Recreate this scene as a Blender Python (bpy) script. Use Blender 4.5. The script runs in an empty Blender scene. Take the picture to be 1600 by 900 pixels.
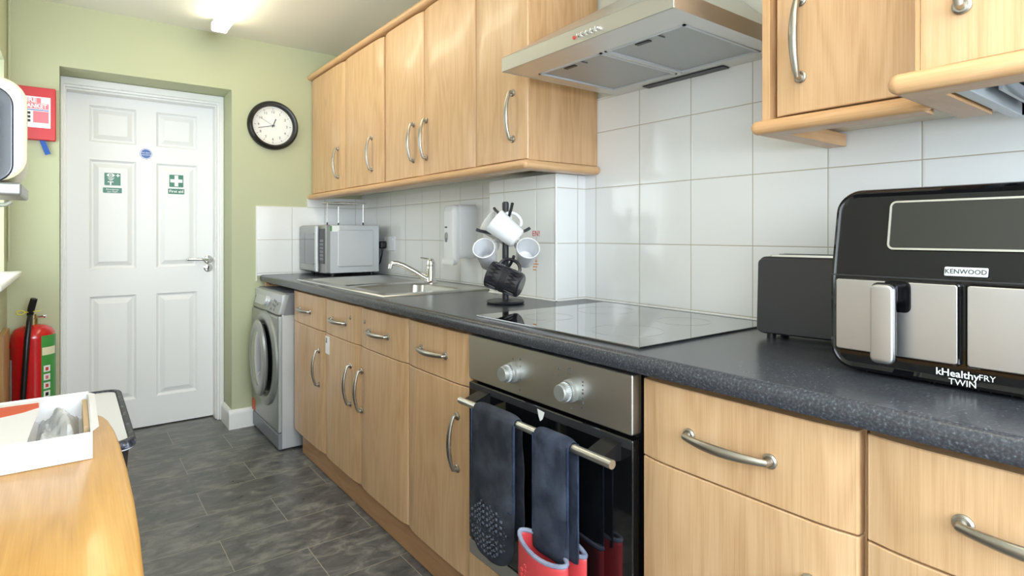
import bpy, bmesh, math, random
from mathutils import Matrix, Vector
random.seed(7)
C = bpy.context.scene
R = math.radians
PI = math.pi
sin, cos = math.sin, math.cos

# ------------------------------------------------------------------ camera, world, exposure
cam_d = bpy.data.cameras.new('camera'); cam = bpy.data.objects.new('camera', cam_d)
C.collection.objects.link(cam); C.camera = cam
cam.location = (0, 0, 1.15)
cam.rotation_euler = (R(90), 0, -math.atan((800-111.7)/903.0))
cam_d.sensor_width = 36; cam_d.lens = 903/1600*36
cam_d.shift_y = -84/1600
cam_d.clip_start = 0.02
C.view_settings.view_transform = 'Standard'; C.view_settings.look = 'None'
C.view_settings.gamma = 1; C.view_settings.use_curve_mapping = False
C.view_settings.exposure = 0.10
W_ = bpy.data.worlds.new('world'); C.world = W_; W_.use_nodes = True
W_.node_tree.nodes['Background'].inputs[0].default_value = (0.75, 0.87, 1, 1)
W_.node_tree.nodes['Background'].inputs[1].default_value = 1.5

def area(name, loc, target, sx, sy, power, col):
    d = bpy.data.lights.new(name, 'AREA'); d.shape = 'RECTANGLE'; d.size = sx; d.size_y = sy
    d.energy = power; d.color = col
    o = bpy.data.objects.new(name, d); C.collection.objects.link(o); o.location = loc
    o.rotation_euler = (Vector(target)-Vector(loc)).to_track_quat('-Z', 'Y').to_euler()
    return o
area('daylight_rear_window', (0.55, -1.84, 1.55), (0.55, 3, 1.25), 1.5, 1.3, 102, (0.78, 0.88, 1.0))
area('daylight_left_window', (-0.40, 3.10, 1.46), (2, 3.10, 1.30), 0.86, 0.94, 8, (0.86, 0.94, 1.0))
area('added_near_daylight', (-0.40, -0.47, 1.48), (2, -0.3, 1.2), 1.35, 0.9, 20, (0.80, 0.89, 1.0))  # added soft light for the near cabinets, from an invented window
TUBE = 12.0

# ------------------------------------------------------------------ materials
def lin(c):
    return tuple(((v/255)/12.92 if v/255 <= 0.04045 else ((v/255+0.055)/1.055)**2.4) for v in c) + (1,)
MATS = {}
def mat(name, col, rough=0.5, metal=0.0, emit=None, es=0, spec=0.5, coat=0, trans=0, alpha=1):
    m = bpy.data.materials.new(name); m.use_nodes = True
    b = m.node_tree.nodes['Principled BSDF']
    b.inputs['Base Color'].default_value = lin(col); b.inputs['Roughness'].default_value = rough
    b.inputs['Metallic'].default_value = metal; b.inputs['Specular IOR Level'].default_value = spec
    b.inputs['Coat Weight'].default_value = coat; b.inputs['Coat Roughness'].default_value = 0.08
    b.inputs['Transmission Weight'].default_value = trans
    if alpha < 1: b.inputs['Alpha'].default_value = alpha
    if emit: b.inputs['Emission Color'].default_value = lin(emit); b.inputs['Emission Strength'].default_value = es
    # faint procedural roughness / tone variation so nothing is perfectly uniform
    nt = m.node_tree; n = nt.nodes; l = nt.links
    tc = n.new('ShaderNodeTexCoord'); no = n.new('ShaderNodeTexNoise'); no.inputs['Scale'].default_value = 9
    l.new(tc.outputs['Object'], no.inputs['Vector'])
    mr = n.new('ShaderNodeMapRange'); dv = 0.03 if (rough > 0.3 and metal < 0.5) else 0.0
    mr.inputs['To Min'].default_value = max(0, rough-dv); mr.inputs['To Max'].default_value = min(1, rough+dv)
    l.new(no.outputs['Fac'], mr.inputs['Value']); l.new(mr.outputs['Result'], b.inputs['Roughness'])
    MATS[name] = m
    return m
def nodes(m): return m.node_tree.nodes, m.node_tree.links, m.node_tree.nodes['Principled BSDF']
def ramp(n, stops):
    r = n.new('ShaderNodeValToRGB'); e = r.color_ramp.elements
    while len(e) < len(stops): e.new(0.5)
    for i, (p, c) in enumerate(stops): e[i].position = p; e[i].color = lin(c)
    return r
def mathn(n, l, op, a, b=None):
    x = n.new('ShaderNodeMath'); x.operation = op
    for i, v in enumerate((a, b)):
        if v is None: continue
        if isinstance(v, (int, float)): x.inputs[i].default_value = v
        else: l.new(v, x.inputs[i])
    return x.outputs[0]
def bump(n, l, b, h, strength, dist=0.001):
    x = n.new('ShaderNodeBump'); x.inputs['Strength'].default_value = strength; x.inputs['Distance'].default_value = dist
    l.new(h, x.inputs['Height']); l.new(x.outputs[0], b.inputs['Normal'])

def wood(name, c0, c1, c2, rough=0.36, axis='Z', seed=0.0, coat=0.12):
    m = mat(name, c1, rough, coat=coat); n, l, b = nodes(m)
    tc = n.new('ShaderNodeTexCoord'); oi = n.new('ShaderNodeObjectInfo')
    off = n.new('ShaderNodeVectorMath'); off.operation = 'MULTIPLY_ADD'
    cmb = n.new('ShaderNodeCombineXYZ')
    for i in range(3): l.new(oi.outputs['Random'], cmb.inputs[i])
    l.new(cmb.outputs[0], off.inputs[0]); off.inputs[1].default_value = (7, 11, 5); l.new(tc.outputs['Object'], off.inputs[2])
    k = {'X': 0, 'Y': 1, 'Z': 2}[axis]
    def stretched(along, across):
        mp = n.new('ShaderNodeMapping'); s = [across]*3; s[k] = along; mp.inputs['Scale'].default_value = s
        l.new(off.outputs[0], mp.inputs['Vector']); return mp.outputs[0]
    w = n.new('ShaderNodeTexNoise'); w.inputs['Scale'].default_value = 1; w.inputs['Detail'].default_value = 2
    l.new(stretched(1.3, 9), w.inputs['Vector'])
    rings = mathn(n, l, 'SINE', mathn(n, l, 'MULTIPLY', w.outputs['Fac'], 55))
    f = n.new('ShaderNodeTexNoise'); f.inputs['Scale'].default_value = 1; f.inputs['Detail'].default_value = 4; f.inputs['Roughness'].default_value = 0.7
    l.new(stretched(6, 300), f.inputs['Vector'])
    g = n.new('ShaderNodeTexNoise'); g.inputs['Scale'].default_value = 1; g.inputs['Detail'].default_value = 1
    l.new(stretched(0.8, 14), g.inputs['Vector'])
    s = mathn(n, l, 'ADD', mathn(n, l, 'MULTIPLY', rings, 0.06), mathn(n, l, 'ADD', mathn(n, l, 'MULTIPLY', f.outputs['Fac'], 0.60), 0.05))
    s = mathn(n, l, 'ADD', s, mathn(n, l, 'MULTIPLY', g.outputs['Fac'], 0.34))
    rp = ramp(n, [(0.28, c0), (0.52, c1), (0.74, c2)]); l.new(s, rp.inputs[0]); l.new(rp.outputs[0], b.inputs['Base Color'])
    bump(n, l, b, f.outputs['Fac'], 0.06, 0.0006)
    return m

def tiles(name, axis_u, off_u, size_u, off_v, size_v):
    """glazed white wall tiles with grey-brown grout; u runs along axis_u, v along Z"""
    m = mat(name, (228, 229, 228), 0.12, coat=0.2); n, l, b = nodes(m)
    for k in list(b.inputs['Roughness'].links): l.remove(k)
    tc = n.new('ShaderNodeTexCoord'); sp = n.new('ShaderNodeSeparateXYZ'); l.new(tc.outputs['Object'], sp.inputs[0])
    def dist(o, off, size):
        a = mathn(n, l, 'DIVIDE', mathn(n, l, 'SUBTRACT', o, off), size)
        fr = mathn(n, l, 'FRACT', mathn(n, l, 'ADD', a, 0.5))
        return mathn(n, l, 'MULTIPLY', mathn(n, l, 'ABSOLUTE', mathn(n, l, 'SUBTRACT', fr, 0.5)), size), mathn(n, l, 'FLOOR', a)
    du, iu = dist(sp.outputs[axis_u], off_u, size_u); dv, iv = dist(sp.outputs['Z'], off_v, size_v)
    d = mathn(n, l, 'MINIMUM', du, dv)
    mr = n.new('ShaderNodeMapRange'); mr.inputs['From Min'].default_value = 0.0009; mr.inputs['From Max'].default_value = 0.0016; l.new(d, mr.inputs['Value'])
    mx = n.new('ShaderNodeMix'); mx.data_type = 'RGBA'; mx.inputs['A'].default_value = lin((176, 168, 148)); mx.inputs['B'].default_value = lin((236, 237, 237))
    l.new(mr.outputs[0], mx.inputs['Factor']); l.new(mx.outputs['Result'], b.inputs['Base Color'])
    rr = n.new('ShaderNodeMapRange'); rr.inputs['To Min'].default_value = 0.7; rr.inputs['To Max'].default_value = 0.12
    l.new(mr.outputs[0], rr.inputs['Value']); l.new(rr.outputs[0], b.inputs['Roughness'])
    hm = n.new('ShaderNodeMapRange'); hm.inputs['From Max'].default_value = 0.006; hm.interpolation_type = 'SMOOTHSTEP'; l.new(d, hm.inputs['Value'])
    wv = n.new('ShaderNodeTexNoise'); wv.inputs['Scale'].default_value = 6; wv.inputs['Detail'].default_value = 1; l.new(tc.outputs['Object'], wv.inputs['Vector'])
    h = mathn(n, l, 'ADD', hm.outputs[0], mathn(n, l, 'MULTIPLY', wv.outputs['Fac'], 1.3))
    bump(n, l, b, h, 0.45, 0.0012)
    return m

def brushed(name, col, rough, axis, strength=0.12):
    m = mat(name, col, rough, 1.0); n, l, b = nodes(m)
    tc = n.new('ShaderNodeTexCoord'); mp = n.new('ShaderNodeMapping')
    s = [900, 900, 900]; s['XYZ'.index(axis)] = 6; mp.inputs['Scale'].default_value = s
    l.new(tc.outputs['Object'], mp.inputs['Vector'])
    no = n.new('ShaderNodeTexNoise'); no.inputs['Scale'].default_value = 1; no.inputs['Detail'].default_value = 3; l.new(mp.outputs[0], no.inputs['Vector'])
    bump(n, l, b, no.outputs['Fac'], strength, 0.0003)
    return m

BE0, BE1, BE2 = (188, 147, 106), (210, 171, 129), (221, 186, 147)
M_wood = wood('beech_fronts', BE0, BE1, BE2)
M_wood_side = wood('beech_side_panel', (186, 143, 100), (206, 164, 120), (218, 180, 138), 0.42)
M_wood_y = wood('beech_rail_y', (196, 150, 104), (210, 166, 120), (220, 180, 136), 0.36, 'Y')
M_wood_x = wood('beech_rail_x', (196, 150, 104), (210, 166, 120), (220, 180, 136), 0.36, 'X')
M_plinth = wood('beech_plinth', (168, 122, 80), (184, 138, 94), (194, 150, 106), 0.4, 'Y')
M_table = wood('varnished_table_wood', (196, 144, 70), (212, 160, 84), (224, 176, 102), 0.36, 'Y', coat=0.15)
M_board = wood('brown_board_wood', (150, 108, 60), (176, 132, 80), (192, 150, 96), 0.5)
M_carcass = mat('cream_melamine', (226, 214, 190), 0.45)
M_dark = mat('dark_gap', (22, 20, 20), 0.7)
M_ceiling = mat('ceiling_paint', (236, 234, 222), 0.85)
M_green = mat('sage_wall_paint', (189, 193, 160), 0.75)
M_pale = mat('pale_wall_paint', (224, 228, 220), 0.75)
for m_, sc, st in ((M_green, 260, 0.12), (M_ceiling, 120, 0.1), (M_pale, 260, 0.1)):
    n, l, b = nodes(m_); no = n.new('ShaderNodeTexNoise'); no.inputs['Scale'].default_value = sc
    tc = n.new('ShaderNodeTexCoord'); l.new(tc.outputs['Object'], no.inputs['Vector']); bump(n, l, b, no.outputs['Fac'], st, 0.001)
M_white = mat('white_gloss_paint', (240, 240, 238), 0.3)
M_door = mat('white_door_paint', (240, 240, 240), 0.38)
n, l, b = nodes(M_door); tc = n.new('ShaderNodeTexCoord'); mp = n.new('ShaderNodeMapping'); mp.inputs['Scale'].default_value = (120, 120, 9)
l.new(tc.outputs['Object'], mp.inputs['Vector']); no = n.new('ShaderNodeTexNoise'); no.inputs['Scale'].default_value = 1; no.inputs['Detail'].default_value = 2
l.new(mp.outputs[0], no.inputs['Vector']); bump(n, l, b, no.outputs['Fac'], 0.25, 0.0006)
M_tile_r = tiles('wall_tiles_hob', 'Y', 1.521, 0.2074, 1.1165, 0.2045)
M_tile_s = tiles('wall_tiles_sink', 'Y', 2.465, 0.199, 1.1165, 0.2045)
M_tile_p = tiles('wall_tiles_pier', 'Y', 1.691, 0.2074, 1.1165, 0.2045)
M_tile_x = tiles('wall_tiles_far', 'X', 1.099, 0.2074, 1.1165, 0.2045)
M_steel = mat('satin_steel', (178, 174, 166), 0.34, 1.0)
M_chrome = mat('chrome', (225, 225, 225), 0.08, 1.0)
M_brush = brushed('brushed_steel_y', (214, 213, 210), 0.36, 'Y', 0.05)
M_brushx = brushed('brushed_steel_x', (190, 190, 190), 0.34, 'X', 0.05)
M_brushz = brushed('brushed_steel_z', (196, 195, 198), 0.38, 'Z', 0.05)
M_sink = brushed('sink_steel', (206, 206, 204), 0.3, 'Y', 0.05)
M_silver = mat('silver_plastic', (158, 160, 158), 0.33, 0.5)
M_silver_l = mat('light_silver_paint', (206, 209, 213), 0.35, 0.3)
M_grey = mat('grey_plastic', (128, 131, 138), 0.4)
M_black = mat('black_plastic', (20, 20, 22), 0.35)
M_blackg = mat('black_gloss', (12, 12, 15), 0.06, coat=0.1, spec=0.4)
M_glass_dark = mat('dark_glass', (14, 14, 16), 0.03, coat=1.0)
M_hob = mat('hob_glass', (14, 14, 16), 0.01, spec=1.0, coat=1.0)
nodes(M_hob)[2].inputs['IOR'].default_value = 2.1; nodes(M_hob)[2].inputs['Coat Roughness'].default_value = 0.005; nodes(M_hob)[2].inputs['Coat IOR'].default_value = 1.7
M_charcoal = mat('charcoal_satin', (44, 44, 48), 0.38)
M_whitepl = mat('white_plastic', (236, 238, 242), 0.3)
M_cream = mat('cream_plastic', (238, 234, 200), 0.3)
M_smoke = mat('smoked_plastic', (40, 42, 58), 0.06, coat=1.0)
M_clear = mat('clear_plastic', (225, 230, 225), 0.1, trans=0.6)
M_red = mat('red_enamel', (206, 22, 26), 0.22, coat=0.3)
M_redbox = mat('red_plastic_box', (196, 36, 42), 0.35)
M_blue = mat('blue_webbing', (30, 84, 170), 0.6)
M_bluesign = mat('blue_sign', (24, 84, 170), 0.3)
M_greensign = mat('green_sign', (24, 112, 84), 0.35)
M_greenlab = mat('green_label', (74, 158, 74), 0.4)
M_signwhite = mat('sign_white', (244, 246, 244), 0.4)
M_pink = mat('label_pink', (226, 120, 132), 0.5)
M_ink = mat('black_ink', (30, 30, 34), 0.5)
M_greyink = mat('grey_ink', (92, 96, 102), 0.5)
M_redink = mat('red_ink', (206, 70, 60), 0.6)
M_orangeink = mat('orange_ink', (222, 130, 70), 0.6)
M_paper = mat('white_card', (244, 244, 246), 0.6)
M_cardb = mat('brown_card', (212, 184, 146), 0.7)
M_orange = mat('orange_print', (226, 96, 62), 0.55)
M_poly = mat('clear_bag', (240, 243, 248), 0.16, trans=0.35)
M_brass = mat('brass', (180, 160, 110), 0.3, 1.0)
M_yellow = mat('yellow_plastic', (222, 214, 60), 0.4)
M_ceramic = mat('white_ceramic', (232, 233, 236), 0.12, coat=0.5)
M_blackcer = mat('black_ceramic', (38, 38, 44), 0.24, coat=0.3)
M_bristle = mat('iron_black', (40, 41, 46), 0.42)
M_mesh = mat('filter_aluminium', (178, 180, 180), 0.42, 0.85)
n, l, b = nodes(M_mesh); tc = n.new('ShaderNodeTexCoord'); no = n.new('ShaderNodeTexVoronoi'); no.inputs['Scale'].default_value = 260
l.new(tc.outputs['Object'], no.inputs['Vector']); bump(n, l, b, no.outputs['Distance'], 0.5, 0.0015)
M_tube = mat('fluorescent_diffuser', (255, 250, 235), 0.4, emit=(255, 245, 214), es=TUBE)

def fabric(name, col, col2):
    m = mat(name, col, 0.85, spec=0.2); n, l, b = nodes(m)
    tc = n.new('ShaderNodeTexCoord'); a = n.new('ShaderNodeTexNoise'); a.inputs['Scale'].default_value = 18; a.inputs['Detail'].default_value = 5
    l.new(tc.outputs['Object'], a.inputs['Vector']); rp = ramp(n, [(0.35, col), (0.7, col2)]); l.new(a.outputs['Fac'], rp.inputs[0]); l.new(rp.outputs[0], b.inputs['Base Color'])
    w = n.new('ShaderNodeTexNoise'); w.inputs['Scale'].default_value = 700; l.new(tc.outputs['Object'], w.inputs['Vector'])
    h = mathn(n, l, 'ADD', mathn(n, l, 'MULTIPLY', w.outputs['Fac'], 0.4), mathn(n, l, 'MULTIPLY', a.outputs['Fac'], 5))
    bump(n, l, b, h, 0.5, 0.0015); return m
M_navy = fabric('navy_denim', (44, 50, 64), (74, 82, 100))
M_slate = fabric('faded_slate_denim', (42, 45, 53), (66, 70, 80))
M_navy2 = fabric('denim_seam', (34, 44, 66), (60, 72, 98))
M_greyfab = fabric('grey_binding', (120, 128, 152), (160, 166, 186))
M_redsil = mat('red_silicone', (214, 74, 78), 0.42)
M_gridsil = mat('grid_silicone', (60, 66, 78), 0.35)
n, l, b = nodes(M_gridsil); tc = n.new('ShaderNodeTexCoord'); mp = n.new('ShaderNodeMapping'); mp.inputs['Rotation'].default_value = (R(45), 0, 0); mp.inputs['Scale'].default_value = (1, 100, 100)
l.new(tc.outputs['Object'], mp.inputs['Vector']); ck = n.new('ShaderNodeTexChecker'); ck.inputs['Scale'].default_value = 1.0
l.new(mp.outputs[0], ck.inputs['Vector']); ck.inputs['Color1'].default_value = lin((36, 40, 50)); ck.inputs['Color2'].default_value = lin((98, 104, 118)); l.new(ck.outputs[0], b.inputs['Base Color'])

# speckled worktop
M_work = mat('speckled_slate_laminate', (66, 70, 80), 0.26); n, l, b = nodes(M_work)
tc = n.new('ShaderNodeTexCoord'); v = n.new('ShaderNodeTexNoise'); v.inputs['Scale'].default_value = 240; v.inputs['Detail'].default_value = 2
l.new(tc.outputs['Object'], v.inputs['Vector'])
r1 = ramp(n, [(0.0, (42, 43, 48)), (0.42, (56, 58, 64)), (0.62, (70, 73, 80)), (0.74, (100, 104, 112)), (0.84, (150, 155, 164))]); l.new(v.outputs['Fac'], r1.inputs[0]); l.new(r1.outputs[0], b.inputs['Base Color'])
bump(n, l, b, v.outputs['Fac'], 0.08, 0.0004)
# speckled rim (tray)
M_speck = mat('black_speckled_rim', (40, 42, 52), 0.5); n, l, b = nodes(M_speck)
tc = n.new('ShaderNodeTexCoord'); v = n.new('ShaderNodeTexNoise'); v.inputs['Scale'].default_value = 90; v.inputs['Detail'].default_value = 3
l.new(tc.outputs['Object'], v.inputs['Vector']); r1 = ramp(n, [(0.45, (30, 32, 42)), (0.62, (70, 74, 88)), (0.7, (150, 154, 166))]); l.new(v.outputs['Fac'], r1.inputs[0]); l.new(r1.outputs[0], b.inputs['Base Color'])
# vinyl slate floor, half-bond slabs 0.5 x 0.25 running across the room
M_floor = mat('slate_effect_vinyl', (80, 80, 80), 0.3); n, l, b = nodes(M_floor)
for k in list(b.inputs['Roughness'].links): l.remove(k)
tc = n.new('ShaderNodeTexCoord'); sp = n.new('ShaderNodeSeparateXYZ'); l.new(tc.outputs['Object'], sp.inputs[0])
vy = mathn(n, l, 'DIVIDE', mathn(n, l, 'SUBTRACT', sp.outputs['Y'], 1.890), 0.2497)
row = mathn(n, l, 'FLOOR', vy)
sh = mathn(n, l, 'MULTIPLY', mathn(n, l, 'MODULO', mathn(n, l, 'ADD', row, 40), 2), 0.5)
ux = mathn(n, l, 'ADD', mathn(n, l, 'DIVIDE', mathn(n, l, 'SUBTRACT', sp.outputs['X'], 0.690), 0.496), sh)
def edge(v, size):
    fr = mathn(n, l, 'FRACT', mathn(n, l, 'ADD', v, 0.5)); return mathn(n, l, 'MULTIPLY', mathn(n, l, 'ABSOLUTE', mathn(n, l, 'SUBTRACT', fr, 0.5)), size)
d = mathn(n, l, 'MINIMUM', edge(vy, 0.2497), edge(ux, 0.496))
gm = n.new('ShaderNodeMapRange'); gm.inputs['From Min'].default_value = 0.0007; gm.inputs['From Max'].default_value = 0.0018; l.new(d, gm.inputs['Value'])
cid = n.new('ShaderNodeCombineXYZ'); l.new(mathn(n, l, 'FLOOR', ux), cid.inputs[0]); l.new(row, cid.inputs[1])
wn = n.new('ShaderNodeTexWhiteNoise'); l.new(cid.outputs[0], wn.inputs[0])
addv = n.new('ShaderNodeVectorMath'); addv.operation = 'MULTIPLY_ADD'; l.new(wn.outputs['Color'], addv.inputs[0]); addv.inputs[1].default_value = (5, 5, 5); l.new(tc.outputs['Object'], addv.inputs[2])
mp = n.new('ShaderNodeMapping'); mp.inputs['Scale'].default_value = (1, 1.7, 1); l.new(addv.outputs[0], mp.inputs['Vector'])
a1 = n.new('ShaderNodeTexNoise'); a1.inputs['Scale'].default_value = 10; a1.inputs['Detail'].default_value = 9; a1.inputs['Roughness'].default_value = 0.68; a1.inputs['Distortion'].default_value = 0.6; l.new(mp.outputs[0], a1.inputs['Vector'])
s = mathn(n, l, 'ADD', a1.outputs['Fac'], mathn(n, l, 'MULTIPLY', mathn(n, l, 'SUBTRACT', wn.outputs['Value'], 0.5), 0.07))
rp = ramp(n, [(0.30, (62, 63, 66)), (0.5, (98, 98, 98)), (0.72, (146, 144, 138))]); l.new(s, rp.inputs[0])
mx = n.new('ShaderNodeMix'); mx.data_type = 'RGBA'; mx.inputs['A'].default_value = lin((158, 152, 136)); l.new(rp.outputs[0], mx.inputs['B']); l.new(gm.outputs[0], mx.inputs['Factor']); l.new(mx.outputs['Result'], b.inputs['Base Color'])
rr = n.new('ShaderNodeMapRange'); rr.inputs['From Min'].default_value = 0.3; rr.inputs['From Max'].default_value = 0.7; rr.inputs['To Min'].default_value = 0.26; rr.inputs['To Max'].default_value = 0.5; l.new(a1.outputs['Fac'], rr.inputs['Value']); l.new(rr.outputs[0], b.inputs['Roughness'])
bump(n, l, b, a1.outputs['Fac'], 0.25, 0.002)

# ------------------------------------------------------------------ mesh helpers
class MB:
    def __init__(s): s.bm = bmesh.new()
    def _xf(s, vs, M):
        if M is not None:
            for v in vs: v.co = M @ v.co
    def box(s, x0, x1, y0, y1, z0, z1, bev=0, seg=2, M=None):
        x0, x1 = sorted((x0, x1)); y0, y1 = sorted((y0, y1)); z0, z1 = sorted((z0, z1))
        t = bmesh.new(); bmesh.ops.create_cube(t, size=1)
        for v in t.verts: v.co = Vector((x0+(v.co.x+.5)*(x1-x0), y0+(v.co.y+.5)*(y1-y0), z0+(v.co.z+.5)*(z1-z0)))
        if bev: bmesh.ops.bevel(t, geom=t.edges[:], offset=min(bev, 0.49*min(x1-x0, y1-y0, z1-z0)), segments=seg, profile=0.5, affect='EDGES')
        s.merge(t, M); return s
    def merge(s, t, M=None):
        mp = {}
        for v in t.verts: mp[v] = s.bm.verts.new((M @ v.co) if M is not None else v.co)
        for f in t.faces:
            try: s.bm.faces.new([mp[v] for v in f.verts])
            except ValueError: pass
        t.free()
    def rings(s, rs, cap0=True, cap1=True, closed=True):
        R_ = [[s.bm.verts.new(p) for p in r] for r in rs]
        for a, b in zip(R_, R_[1:]):
            k = len(a)
            for i in range(k if closed else k-1):
                j = (i+1) % k
                try: s.bm.faces.new((a[i], a[j], b[j], b[i]))
                except ValueError: pass
        if cap0 and len(rs[0]) > 2: s.bm.faces.new(R_[0][::-1])
        if cap1 and len(rs[0]) > 2: s.bm.faces.new(R_[-1])
        return s
    def tube(s, pts, r, seg=12, flat=None, caps=True):
        """r: float or list; flat=(vector, factor) squeezes the section along a vector"""
        pts = [Vector(p) for p in pts]; rs = []
        up = None
        for i, p in enumerate(pts):
            d = (pts[min(i+1, len(pts)-1)]-pts[max(i-1, 0)]).normalized()
            if up is None:
                up = Vector((0, 0, 1)) if abs(d.z) < 0.9 else Vector((1, 0, 0))
            x = d.cross(up).normalized(); y = x.cross(d).normalized(); up = y
            rad = r[i] if isinstance(r, (list, tuple)) else r
            ring = []
            for k in range(seg):
                a = 2*PI*k/seg; o = (x*cos(a)+y*sin(a))*rad
                if flat: fv = Vector(flat[0]); o -= fv*(o.dot(fv))*(1-flat[1])
                ring.append(p+o)
            rs.append(ring)
        s.rings(rs, caps, caps); return s
    def cyl(s, p0, p1, r0, r1=None, seg=24, caps=True):
        return s.tube([p0, p1], [r0, r0 if r1 is None else r1], seg, caps=caps)
    def lathe(s, prof, origin=(0, 0, 0), axis=(0, 0, 1), seg=32, cap0=False, cap1=False):
        """prof: (radius, height) list, revolved about axis through origin"""
        ax = Vector(axis).normalized(); u = ax.orthogonal().normalized(); w = ax.cross(u); O = Vector(origin)
        s.rings([[O+ax*h+(u*cos(2*PI*k/seg)+w*sin(2*PI*k/seg))*max(r, 1e-5) for k in range(seg)] for r, h in prof], cap0, cap1)
        return s
    def rblock(s, u0, u1, v0, v1, r, rings, f, n=6, capa=True, capb=True):
        """rounded rectangle in (u,v) lofted through rings (depth, inset); f(u,v,d)->point; caps are left-right strips"""
        def outline(ins):
            a0, a1, b0, b1 = u0+ins, u1-ins, v0+ins, v1-ins; rr = max(0.0005, r-ins)
            left = []
            for k in range(n+1):
                a = PI/2*k/n; left.append((a0+rr-rr*sin(a), b0+rr-rr*cos(a)))
            left = [(x, y) for x, y in left]
            mid = [(a0, b0+rr+(b1-b0-2*rr)*t) for t in (0.25, 0.5, 0.62, 0.75)]
            top = [(a0+rr-rr*cos(PI/2*k/n), b1-rr+rr*sin(PI/2*k/n)) for k in range(n+1)]
            L = left+mid+top
            Rr = [(a0+a1-x, y) for x, y in L]
            return L, Rr
        RV = []
        for d, ins in rings:
            L, Rr = outline(ins)
            RV.append(([s.bm.verts.new(f(x, y, d)) for x, y in L], [s.bm.verts.new(f(x, y, d)) for x, y in Rr]))
        def q(*vs):
            try: s.bm.faces.new(vs)
            except ValueError: pass
        for (La, Ra), (Lb, Rb) in zip(RV, RV[1:]):
            for i in range(len(La)-1): q(La[i], La[i+1], Lb[i+1], Lb[i]); q(Ra[i+1], Ra[i], Rb[i], Rb[i+1])
            q(La[-1], Ra[-1], Rb[-1], Lb[-1]); q(Ra[0], La[0], Lb[0], Rb[0])
        for (L, Rr), on in ((RV[0], capa), (RV[-1], capb)):
            if on:
                for i in range(len(L)-1): q(L[i], Rr[i], Rr[i+1], L[i+1])
        return s
    def prism(s, poly, f, d0, d1):
        """poly in (u,v), extruded d0..d1, f(u,v,d)->point"""
        return s.rings([[f(u, v, d0) for u, v in poly], [f(u, v, d1) for u, v in poly]])
    def build(s, name, material, parent=None, smooth=35, label=None, kind=None):
        bmesh.ops.remove_doubles(s.bm, verts=s.bm.verts[:], dist=1e-6)
        bmesh.ops.recalc_face_normals(s.bm, faces=s.bm.faces[:])
        me = bpy.data.meshes.new(name); s.bm.to_mesh(me); s.bm.free()
        me.materials.append(material)
        if smooth:
            me.shade_smooth(); me.set_sharp_from_angle(angle=R(smooth))
        o = link(name, me, parent, label, kind)
        if smooth and smooth <= 35:      # keep large flat faces flat next to bevels
            wn_m = o.modifiers.new('weighted', 'WEIGHTED_NORMAL'); wn_m.keep_sharp = True; wn_m.weight = 60
        return o
WM = {}
def link(name, me, parent=None, label=None, kind=None, M=None):
    o = bpy.data.objects.new(name, me); C.collection.objects.link(o)
    M = M or Matrix.Identity(4); o.matrix_basis = M
    if parent is not None:
        o.parent = parent; o.matrix_parent_inverse = WM[parent.name].inverted()
    WM[o.name] = M
    if label: o['label'] = label
    if kind: o['kind'] = kind
    return o
def thing(name, label, cat, loc, group=None):
    o = bpy.data.objects.new(name, None); C.collection.objects.link(o); o.location = loc
    o.empty_display_size = 0.05
    WM[o.name] = Matrix.Translation(loc)
    o['label'] = label; o['category'] = cat
    if group: o['group'] = group
    return o
def tag(o, label, cat, group=None):
    o['label'] = label; o['category'] = cat
    if group: o['group'] = group
    return o
def struct(o): o['kind'] = 'structure'; return o
FX = lambda x: (lambda u, v, d: Vector((x+d, u, v)))     # u=y, v=z, d=+x from plane x
FY = lambda y: (lambda u, v, d: Vector((u, y+d, v)))     # u=x, v=z, d=+y

def text(name, s, size, loc, right, up, m, parent, ext=0.0004, align='CENTER', bold=0.0, sx=1.0):
    cu = bpy.data.curves.new(name, 'FONT'); cu.body = s; cu.size = size; cu.extrude = ext; cu.align_x = align; cu.align_y = 'CENTER'
    cu.resolution_u = 2; cu.offset = bold
    t = bpy.data.objects.new(name, cu); C.collection.objects.link(t)
    dg = bpy.context.evaluated_depsgraph_get()
    me = bpy.data.meshes.new_from_object(t.evaluated_get(dg)); me.name = name
    bpy.data.objects.remove(t)
    r = Vector(right).normalized(); u = Vector(up).normalized(); nn = r.cross(u)
    M = Matrix(((r.x*sx, u.x, nn.x, loc[0]), (r.y*sx, u.y, nn.y, loc[1]), (r.z*sx, u.z, nn.z, loc[2]), (0, 0, 0, 1)))
    me.transform(M); me.materials.clear(); me.materials.append(m)
    return link(name, me, parent)
RX, UP = (0, -1, 0), (0, 0, 1)         # writing on faces that look towards -X
RY = (1, 0, 0)                          # writing on faces that look towards -Y

# ------------------------------------------------------------------ room
XR, XL, YF, YB, ZC = 1.552, -0.249, 3.72, -1.9, 2.32
struct(MB().box(XL-0.3, XR+0.3, YB-0.3, 4.4, -0.08, 0).build('floor', M_floor, smooth=0))
struct(MB().box(XL-0.3, XR+0.3, YB-0.3, 4.4, ZC, ZC+0.08).build('ceiling', M_ceiling, smooth=0))
wr = struct(MB().box(XR+0.008, XR+0.2, YB-0.2, 4.3, 0, ZC).build('wall_right', M_pale, smooth=0))
MB().box(1.413, XR+0.008, 1.586, 2.0, 0.906, 1.372).build('boxed_pier', M_pale, wr, 0)
MB().box(XR, XR+0.008, YB, 1.586, 0.9, 1.645).build('wall_tiles', M_tile_r, wr, 0)
MB().box(XR, XR+0.008, 2.0, YF-0.008, 0.9, 1.384).build('wall_tiles', M_tile_s, wr, 0)
MB().box(1.405, 1.413, 1.586, 2.0, 0.906, 1.372).build('wall_tiles', M_tile_p, wr, 0)
MB().box(1.405, XR, 1.578, 1.586, 0.906, 1.372).build('wall_tiles', M_tile_x, wr, 0)
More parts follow.
